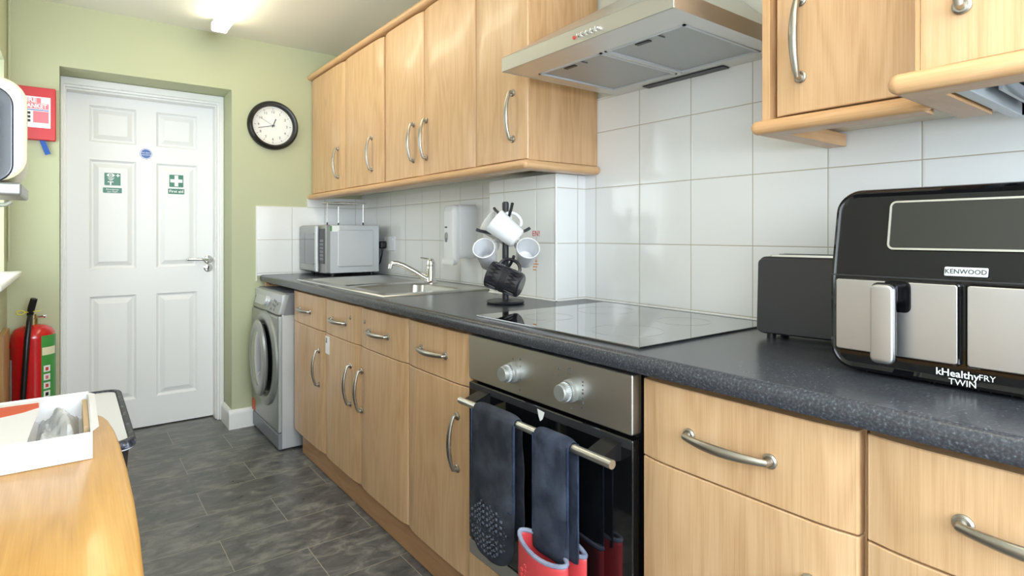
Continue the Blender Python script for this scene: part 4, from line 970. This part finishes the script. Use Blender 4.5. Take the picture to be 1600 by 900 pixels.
# ------------------------------------------------------------------ air fryer
af = thing('air_fryer', 'black and steel twin-drawer air fryer at the right end of the worktop', 'air fryer', (1.25, 0.29, 0.905))
AY1, AY0, AX = 0.4885, 0.092, 1.100
def lean(v_): return max(0, v_-1.078)*0.20
fa = lambda u, v_, d: Vector((AX+d+lean(v_), u, v_))
MB().rblock(AY0, AY1, 0.909, 1.230, 0.040, [(0.004, 0.014), (0.0, 0.008), (0.003, 0.003), (0.012, 0.0), (0.30, 0.0), (0.33, 0.010), (0.345, 0.04)], fa, n=10).build('body', M_blackg, af)
MB().rblock(AY0+.03, AY1-.03, 1.12, 1.200, 0.010, [(-0.0005, 0.0), (-0.0015, 0.0), (-0.002, 0.001)], fa).build('upper_panel', M_blackg, af) if False else None
q = MB(); 
for (u0, u1) in ((0.1855, 0.396),):
    def ringp(ins, d): 
        out = []
        r_ = 0.010-ins
        for cx_, cz_2, a0 in ((u1-0.010, 1.197-0.0, 0), ): pass
        pts = []
        for cyy, czz, a0 in ((u1-0.010, 1.195, 0), (u0+0.010-.01, 1.195, PI/2), (u0, 1.136, PI), (u1-0.010, 1.136, 1.5*PI)):
            for k in range(7): a = a0+PI/2*k/6; pts.append(fa(cyy+(0.010-ins)*cos(a), czz+(0.010-ins)*sin(a), d))
        return pts
AYm = (AY0+AY1)/2
def frame_ring(u0, u1, v0, v1, r_, ins, d):
    pts = []
    for cyy, czz, a0 in ((u1-r_, v1-r_, 0), (u0+r_, v1-r_, PI/2), (u0+r_, v0+r_, PI), (u1-r_, v0+r_, 1.5*PI)):
        for k in range(7): a = a0+PI/2*k/6; pts.append(fa(cyy+(r_-ins)*cos(a), czz+(r_-ins)*sin(a), d))
    return pts
q = MB(); g = (AY0+0.091, 0.3975, 1.124, 1.207, 0.010)
g = (2*AYm-0.3975, 0.3975, 1.124, 1.207, 0.010)
q.rings([frame_ring(*g, 0, 0.0), frame_ring(*g, 0, -0.0015), frame_ring(*g, 0.0032, -0.0015), frame_ring(*g, 0.0032, 0.0)], False, False); q.build('display_border', M_chrome, af, label='thin chrome outline around the display')
MB().rblock(g[0]+.0032, g[1]-.0032, g[2]+.0032, g[3]-.0032, 0.007, [(0.001, 0), (-0.0006, 0), (-0.0007, 0.001)], fa).build('touch_display', M_glass_dark, af)
MB().box(AX-0.0008, AX+0.001, AY0+0.003, AY1-0.003, 1.0765, 1.0785).build('seam_line', M_charcoal, af, 0)
bd = MB().rblock(0.2585, 0.3135, 1.0845, 1.0985, 0.002, [(0.001, 0), (-0.0012, 0), (-0.0016, 0.0005)], fa).build('badge', M_silver_l, af)
text('lettering', 'KENWOOD', 0.0105, (AX+lean(1.0915)-0.0018, 0.286, 1.0915), RX, (0.2, 0, 1), M_ink, bd, sx=0.95)
def drawer(y0, y1, yh):
    dd = MB().rblock(y0, y1, 0.944, 1.0735, 0.005, [(0.004, 0), (-0.004, 0.0), (-0.006, 0.002)], fa).build('drawer', M_blackg, af)
    MB().rblock(y0+.003, y1-.003, 0.947, 1.0705, 0.004, [(-0.003, 0), (-0.0068, 0), (-0.0075, 0.001)], fa).build('steel_facing', M_brushz, dd)
    # recess behind the handle
    MB().rblock(yh-0.030, yh+0.012, 1.020, 1.0725, 0.010, [(-0.0072, 0), (-0.0079, 0.0005)], fa).build('handle_recess', M_blackg, dd)
    hh_ = MB().rblock(yh-0.0175, yh+0.0175, 0.938, 1.068, 0.010, [(-0.048, 0.004), (-0.046, 0.001), (-0.042, 0.0), (-0.038, 0.0)], fa)
    hh_.build('handle_facing', M_brushz, dd)
    q = MB(); q.rblock(yh-0.0185, yh+0.0185, 0.936, 1.070, 0.010, [(-0.038, 0.0005), (-0.034, 0), (-0.026, 0.003)], fa); q.box(AX-0.032, AX-0.004, yh-0.017, yh+0.017, 1.036, 1.069, .006, 3); q.build('handle_stem', M_blackg, dd)
    return dd
drawer(0.2915, 0.4755, 0.386); drawer(AY0+0.013, 0.2845, 0.1785)
text('lettering', 'kHealthy', 0.0155, (AX-0.0006, 0.3245, 0.9315), RX, UP, M_signwhite, af, align='LEFT', bold=0.0002)
text('lettering', 'FRY', 0.0125, (AX-0.0006, 0.2695, 0.9315), RX, UP, M_signwhite, af, align='LEFT')
text('lettering', 'TWIN', 0.0135, (AX-0.0006, 0.2895, 0.9185), RX, UP, M_signwhite, af)
for yy in (AY0+0.05, AY1-0.05):
    for xx in (AX+0.05, AX+0.28): MB().cyl((xx, yy, 0.9052), (xx, yy, 0.911), 0.012, seg=14).build('foot', M_black, af)

# ------------------------------------------------------------------ wall clock
ck_ = thing('wall_clock', 'round black-framed wall clock on the green wall beside the door', 'clock', (0.983, 3.72, 1.816))
CC = (0.983, 3.72, 1.816)
MB().lathe([(0.143, 0.0), (0.148, 0.006), (0.149, 0.020), (0.144, 0.034), (0.134, 0.042), (0.124, 0.040), (0.119, 0.030), (0.117, 0.012)], CC, (0, -1, 0), 72).build('frame', M_black, ck_)
MB().lathe([(0.0, 0.010), (0.119, 0.010)], CC, (0, -1, 0), 48).build('dial', M_signwhite, ck_)
q = MB()
for k in range(60):
    a = 2*PI*k/60; r0_, w_ = (0.098, 0.0012) if k % 5 == 0 else (0.104, 0.0005)
    Mx = Matrix.Translation((CC[0], CC[1]-0.0108, CC[2])) @ Matrix.Rotation(a, 4, 'Y'); q.box(-w_, w_, -0.0004, 0.0004, r0_, 0.109, M=Mx)
q.build('minute_track', M_greyink, ck_, 0)
for k in range(1, 13):
    a = 2*PI*k/12; text('numeral', str(k), 0.022, (CC[0]+0.083*sin(a), CC[1]-0.0110, CC[2]+0.083*cos(a)), RY, UP, M_greyink, ck_)
def hand(a, L, w_, nm):
    Mx = Matrix.Translation((CC[0], CC[1]-0.0145, CC[2])) @ Matrix.Rotation(a, 4, 'Y'); MB().box(-w_, w_, -0.0008, 0.0008, -0.012, L, M=Mx).build(nm, M_greyink, ck_, 0)
hand(R(22), 0.045, 0.0028, 'hour_hand'); hand(R(256), 0.088, 0.0018, 'minute_hand'); hand(R(300), 0.085, 0.0007, 'second_hand')
MB().lathe([(0, 0.018), (0.005, 0.017), (0.005, 0.010)], CC, (0, -1, 0), 20).build('hub', M_greyink, ck_)
MB().lathe([(0.0, 0.028), (0.118, 0.028)], CC, (0, -1, 0), 48).build('cover_glass', mat('clock_glass', (255, 255, 255), 0.02, trans=1.0, spec=0.5), ck_)
nodes(MATS['clock_glass'])[2].inputs['IOR'].default_value = 1.05

# ------------------------------------------------------------------ ceiling light
cl = thing('ceiling_batten', 'long white fluorescent batten on the ceiling near the door', 'ceiling light', (0.64, 2.72, ZC))
MB().box(0.612, 0.668, 1.96, 3.475, 2.292, ZC-0.001, 0.002).build('batten_body', M_white, cl)
MB().rblock(0.603, 0.677, 2.252, 2.300, 0.010, [(0, 0.004), (0.004, 0), (1.500, 0), (1.504, 0.004)], FY(1.964)).build('diffuser', M_tube, cl)
MB().rblock(0.601, 0.679, 2.250, 2.302, 0.010, [(0, 0.0), (0.006, 0)], FY(3.469)).build('end_cap', M_whitepl, cl)
cl = thing('ceiling_batten', 'added fluorescent batten overhead, out of view, for extra light', 'ceiling light', (0.64, 0.0, ZC))  # unseen second batten, added to light the camera end
MB().box(0.612, 0.668, -0.8, 0.72, 2.292, ZC-0.001, 0.002).build('batten_body', M_white, cl)
MB().rblock(0.603, 0.677, 2.252, 2.300, 0.010, [(0, 0.004), (0.004, 0), (1.500, 0), (1.504, 0.004)], FY(-0.79)).build('diffuser', M_tube, cl)

# ------------------------------------------------------------------ fire blanket
fb = thing('fire_blanket', 'red fire blanket box hung on the green wall left of the door', 'fire blanket', (-0.155, 3.72, 1.62))
MB().rblock(-0.246, -0.062, 1.616, 1.876, 0.008, [(0, 0.0), (-0.030, 0), (-0.034, 0.003)], FY(3.719)).build('case', M_redbox, fb)
lb = MB().box(-0.215, -0.083, 3.6842, 3.6850, 1.676, 1.828).build('label_panel', M_signwhite, fb, 0)
y2 = 3.6836
MB().box(-0.204, -0.120, y2, 3.6843, 1.797, 1.822).build('title_band', M_pink, fb, 0)
MB().box(-0.204, -0.090, y2, 3.6843, 1.768, 1.796).build('title_band', M_pink, fb, 0)
text('lettering', 'FIRE', 0.030, (-0.163, y2-0.0008, 1.8095), RY, UP, M_signwhite, fb, bold=0.0008); text('lettering', 'BLANKET', 0.028, (-0.148, y2-0.0008, 1.781), RY, UP, M_signwhite, fb, bold=0.0008, sx=0.86)
MB().box(-0.204, -0.090, y2, 3.6843, 1.760, 1.7645).build('blue_line', M_bluesign, fb, 0)
MB().box(-0.150, -0.090, y2, 3.6843, 1.700, 1.757).build('instruction_panel', M_pink, fb, 0)
q = MB(); 
for k in range(3): q.box(-0.185, -0.160, y2, 3.6843, 1.702+k*0.019, 1.714+k*0.019)
q.build('pictogram', M_ink, fb, 0)
for k, x_ in enumerate((-0.128,)):
    q = MB(); q.rings([[(x_+0.010+s_*0.018-0.0, 3.700-0.004*i, 1.618-0.018*i*1.0) for s_ in (0, 1)] if False else [(x_+0.006*i, 3.699, 1.620-0.019*i), (x_+0.022+0.006*i, 3.699, 1.620-0.017*i), (x_+0.022+0.006*i, 3.6965, 1.620-0.017*i), (x_+0.006*i, 3.6965, 1.620-0.019*i)] for i in range(5)]); q.build('pull_tab', M_blue, fb, 30)

# ------------------------------------------------------------------ fire extinguisher
fe = thing('fire_extinguisher', 'red water fire extinguisher standing in the corner left of the door', 'fire extinguisher', (-0.144, 3.6, 0))
EX, EY, ER = -0.146, 3.605, 0.086
MB().lathe([(0, 0.0), (0.080, 0.0), (0.084, 0.01), (0.084, 0.05), (0, 0.05)], (EX, EY, 0.001), seg=40).build('base_ring', M_black, fe)
MB().lathe([(0.0, 0.045), (ER, 0.05), (ER, 0.655), (0.083, 0.675), (0.070, 0.698), (0.045, 0.712), (0.022, 0.717), (0.0, 0.718)], (EX, EY, 0), seg=48).build('cylinder', M_red, fe)
MB().lathe([(0.018, 0.712), (0.019, 0.745), (0.013, 0.748), (0.013, 0.765), (0, 0.766)], (EX, EY, 0), seg=24).build('valve', M_brass, fe)
q = MB(); q.cyl((EX, EY, 0.752), (EX+0.040, EY-0.01, 0.755), 0.005); q.cyl((EX+0.040, EY-0.01, 0.755), (EX+0.048, EY-0.012, 0.755), 0.010, 0.008); q.build('pressure_gauge', M_chrome, fe)
q = MB(); q.tube([(EX-0.012, EY-0.01, 0.762), (EX-0.006, EY-0.018, 0.80), (EX+0.004, EY-0.028, 0.842)], [0.013, 0.015, 0.014], 14, flat=((0, 1, 0), 0.7)); q.build('squeeze_lever', M_black, fe)
MB().tube([(EX-0.01, EY-0.03, 0.758), (EX-0.012, EY-0.07, 0.735), (EX-0.018, EY-0.094, 0.66), (EX-0.024, EY-0.098, 0.55), (EX-0.032, EY-0.098, 0.40), (EX-0.034, EY-0.098, 0.22)], 0.0115, 14).build('hose', M_black, fe)
q = MB(); q.tube([(EX-0.045+0.014*cos(2*PI*k/16), EY-0.02, 0.778+0.010*sin(2*PI*k/16)) for k in range(17)], 0.0025, 8); q.cyl((EX-0.03, EY-0.02, 0.778), (EX+0.03, EY-0.02, 0.782), 0.002); q.build('safety_pin', M_yellow, fe)
def wrap(name, a0, a1, z0, z1, m, parent, r_=ER+0.0008):
    q = MB(); N = 10; ring0 = []; rows = []
    for zz in (z0, z1): rows.append([(EX+r_*cos(a0+(a1-a0)*k/N), EY+r_*sin(a0+(a1-a0)*k/N), zz) for k in range(N+1)])
    q.rings(rows, False, False, closed=False); return q.build(name, m, parent)
lab = wrap('instruction_label', R(-68), R(-10), 0.30, 0.668, M_greenlab, fe)
wrap('label_band', R(-66), R(-20), 0.575, 0.612, M_cream, lab, ER+0.0013)
for k in range(5): wrap('pictogram_box', R(-62), R(-42), 0.525-k*0.040-0.030, 0.525-k*0.040, M_signwhite, lab, ER+0.0013); wrap('pictogram', R(-57), R(-48), 0.525-k*0.040-0.024, 0.525-k*0.040-0.008, (M_redink, M_pink, M_redink, M_ink, M_ink)[k], lab, ER+0.0018)
wrap('side_label', R(-175), R(-152), 0.36, 0.56, M_signwhite, fe)
MB().box(EX-ER-0.012, EX-ER+0.004, EY-0.012, EY+0.012, 0.612, 0.642, .003).build('bracket_lug', M_red, fe)

# leaning wooden board
bd_ = tag(MB().box(-0.2475, -0.226, 3.22, 3.50, 0.001, 0.722, 0.003).build('wooden_board', M_board), 'upright brown wooden board against the left wall beside the fire extinguisher', 'board')

# ------------------------------------------------------------------ paper towel dispenser on the left wall
pd = thing('paper_towel_dispenser', 'cream paper towel dispenser with smoked window on the left wall', 'dispenser', (XL, 1.92, 1.25))
def pf(u, v_, d): return Vector((u, 1.76+d, v_))
MB().rblock(XL-0.10, -0.082, 1.272, 1.512, 0.055, [(0.0, 0.006), (0.004, 0.001), (0.010, 0), (0.28, 0), (0.29, 0.006)], lambda u, v_, d: Vector((max(u, XL+0.0005)-0.045*(d if u > XL+0.05 else 0), 1.76+d, v_)), n=8).build('cover', M_cream, pd)
MB().rblock(XL-0.10, -0.106, 1.266, 1.490, 0.045, [(0.0, 0), (-0.002, 0.001), (-0.004, 0.004)], lambda u, v_, d: Vector((max(u, XL+0.0005), 1.7565+d, v_)), n=8).build('smoked_side_window', M_smoke, pd)
MB().rblock(XL-0.10, -0.095, 1.2725, 1.502, 0.05, [(0.0, 0), (-0.001, 0.0), (-0.002, 0.001)], lambda u, v_, d: Vector((max(u, XL+0.0005), 1.7592+d, v_)), n=8).build('white_edge', M_whitepl, pd)
q = MB(); q.box(XL+0.001, -0.092, 1.758, 2.03, 1.240, 1.270, .006, 3); q.build('base_plate', M_silver, pd)
MB().tube([(XL+0.004, 1.80, 1.236), (-0.20, 1.79, 1.226), (-0.15, 1.785, 1.216), (-0.122, 1.785, 1.219), (-0.112, 1.785, 1.226)], [0.008, 0.009, 0.009, 0.008, 0.006], 12, flat=((0, 0, 1), 0.6)).build('lever', M_clear, pd)

# ------------------------------------------------------------------ table, box, bin
tb = thing('table', 'varnished light wood table with curved edge in the bottom left corner', 'table', (-0.08, 0.9, 0))
edge_pts = [(0.010, 1.600), (0.032, 1.598), (0.046, 1.585), (0.056, 1.560), (0.064, 1.520), (0.070, 1.450), (0.074, 1.350), (0.0765, 1.20), (0.076, 1.05), (0.073, 0.92), (0.068, 0.80), (0.058, 0.65), (0.044, 0.5), (0.026, 0.38), (0.0, 0.30)]
poly = [(-0.244, 0.30)]+edge_pts[::-1]+[(-0.244, 1.600)]
def inset(p, i):
    cx_, cy_2 = -0.09, 0.95; return [(x+(cx_-x)*i/0.16, y+(cy_2-y)*i/0.65*0.6) for x, y in p]
q = MB(); q.rings([[(x, y, 0.722) for x, y in inset(poly, 0.003)], [(x, y, 0.726) for x, y in poly], [(x, y, 0.744) for x, y in poly], [(x, y, 0.748) for x, y in inset(poly, 0.002)], [(x, y, 0.750) for x, y in inset(poly, 0.006)]])
q.build('tabletop', M_table, tb, 50)
q = MB(); q.box(-0.225, 0.02, 1.46, 1.475, 0.64, 0.722); q.box(-0.225, 0.0, 0.38, 0.40, 0.63, 0.722); q.box(-0.225, -0.205, 0.40, 1.46, 0.63, 0.722); q.box(0.0, 0.02, 0.40, 1.46, 0.63, 0.722); q.build('apron', M_table, tb, 0)
for x_, y_2 in ((-0.18, 1.43), (-0.025, 1.43), (-0.18, 0.43), (-0.025, 0.43)):
    MB().box(x_-0.022, x_+0.022, y_2-0.022, y_2+0.022, 0.001, 0.7215, .003).build('leg', M_table, tb)
bx = thing('cardboard_box', 'white cardboard box with orange stripe, partly open, on the table', 'box', (-0.1, 1.44, 0.75))
q = MB(); X0, X1, Y0, Y1, Z0, Z1 = -0.240, 0.030, 1.272, 1.620-0.04, 0.7505, 0.798
q.box(X0, X1, Y0, Y0+0.003, Z0, Z1, .0008, 1); q.box(X0, X1, Y1-0.003, Y1, Z0, Z1+0.006, .0008, 1); q.box(X0, X0+0.003, Y0+.003, Y1-.003, Z0, Z1); q.box(X1-0.003, X1, Y0+.003, Y1-.003, Z0, Z1); q.box(X0+.003, X1-.003, Y0+.003, Y1-.003, Z0, Z0+0.003)
q.build('tray', M_paper, bx, 0)
q = MB(); q.prism([(X0, Y0), (-0.060, Y0), (-0.056, Y0+0.1), (-0.050, Y0+0.2), (-0.052, Y1), (X0, Y1)], lambda u, v_, d: Vector((u, v_, d)), Z1+0.0005, Z1+0.003); lid = q.build('lid', M_paper, bx, 0)
q = MB(); q.prism([(X0, 1.40), (-0.075, 1.478), (-0.052, 1.502), (-0.054, 1.545), (-0.115, 1.545), (X0, 1.44)], lambda u, v_, d: Vector((u, v_, d)), Z1+0.003, Z1+0.0034); q.build('orange_stripe', M_orange, lid, 0)
MB().box(X1-0.012, X1-0.0035, 1.33, 1.55, Z0+0.004, Z1-0.004).build('inner_flap', M_cardb, bx, 0, label='brown inner card')
q = MB(); q.rings([[(X1-0.001, Y0+0.01, Z1-0.002), (X1+0.010, Y0+0.03, Z1+0.000), (X1+0.010, Y1-0.03, Z1+0.004), (X1-0.001, Y1-0.01, Z1+0.004)], [(X1-0.001, Y0+0.01, Z1), (X1+0.010, Y0+0.03, Z1+0.0015), (X1+0.010, Y1-0.03, Z1+0.0055), (X1-0.001, Y1-0.01, Z1+0.0055)]]); q.build('side_flap', M_paper, bx, 0)
bag = thing('plastic_bag', 'crumpled clear plastic bag inside the open end of the white box', 'bag', (-0.02, 1.43, 0.754))
q = MB(); rnd = random.Random(4); N = 18; rows = []
for i in range(N+1):
    row = []
    for j in range(N+1):
        u_ = i/N; v_ = j/N; e_ = min(u_, 1-u_, v_, 1-v_)
        zz = 0.7545+0.043*min(1, e_*5)*(0.75+0.25*sin(u_*9+v_*4))+rnd.uniform(-0.0035, 0.0035)*min(1, e_*8)
        row.append((-0.054+0.066*u_, 1.285+0.27*v_, zz))
    rows.append(row)
q.rings(rows, False, False, closed=False); q.build('bag_film', M_poly, bag, 60)
bn = thing('storage_bin', 'white-topped bin with black speckled rim standing behind the table', 'bin', (-0.04, 1.78, 0))
RB = (-0.215, 0.116, 1.495+0.115, 2.035); 
def bring(ins, zz, r_=0.035): return rr_ring(RB[0]+ins, RB[1]-ins, RB[2]+ins, RB[3]-ins, max(0.008, r_-ins*0.6), zz)
RB = (-0.215, 0.114, 1.500, 2.035)
MB().rings([bring(0, 0.684), bring(-0.002, 0.690), bring(0.0, 0.698), bring(0.004, 0.702), bring(0.012, 0.702), bring(0.015, 0.697)], False, False).build('rim', M_speck, bn, 50)
MB().rings([bring(0.004, 0.680), bring(0.004, 0.686)], True, True).build('white_lip', M_whitepl, bn, 50)
MB().rings([bring(0.014, 0.686), bring(0.014, 0.6975)], True, True).build('lid', M_whitepl, bn, 50)
MB().rings([bring(0.070, 0.001), bring(0.060, 0.02), bring(0.012, 0.68)], True, True).build('bin_body', M_charcoal, bn, 50)
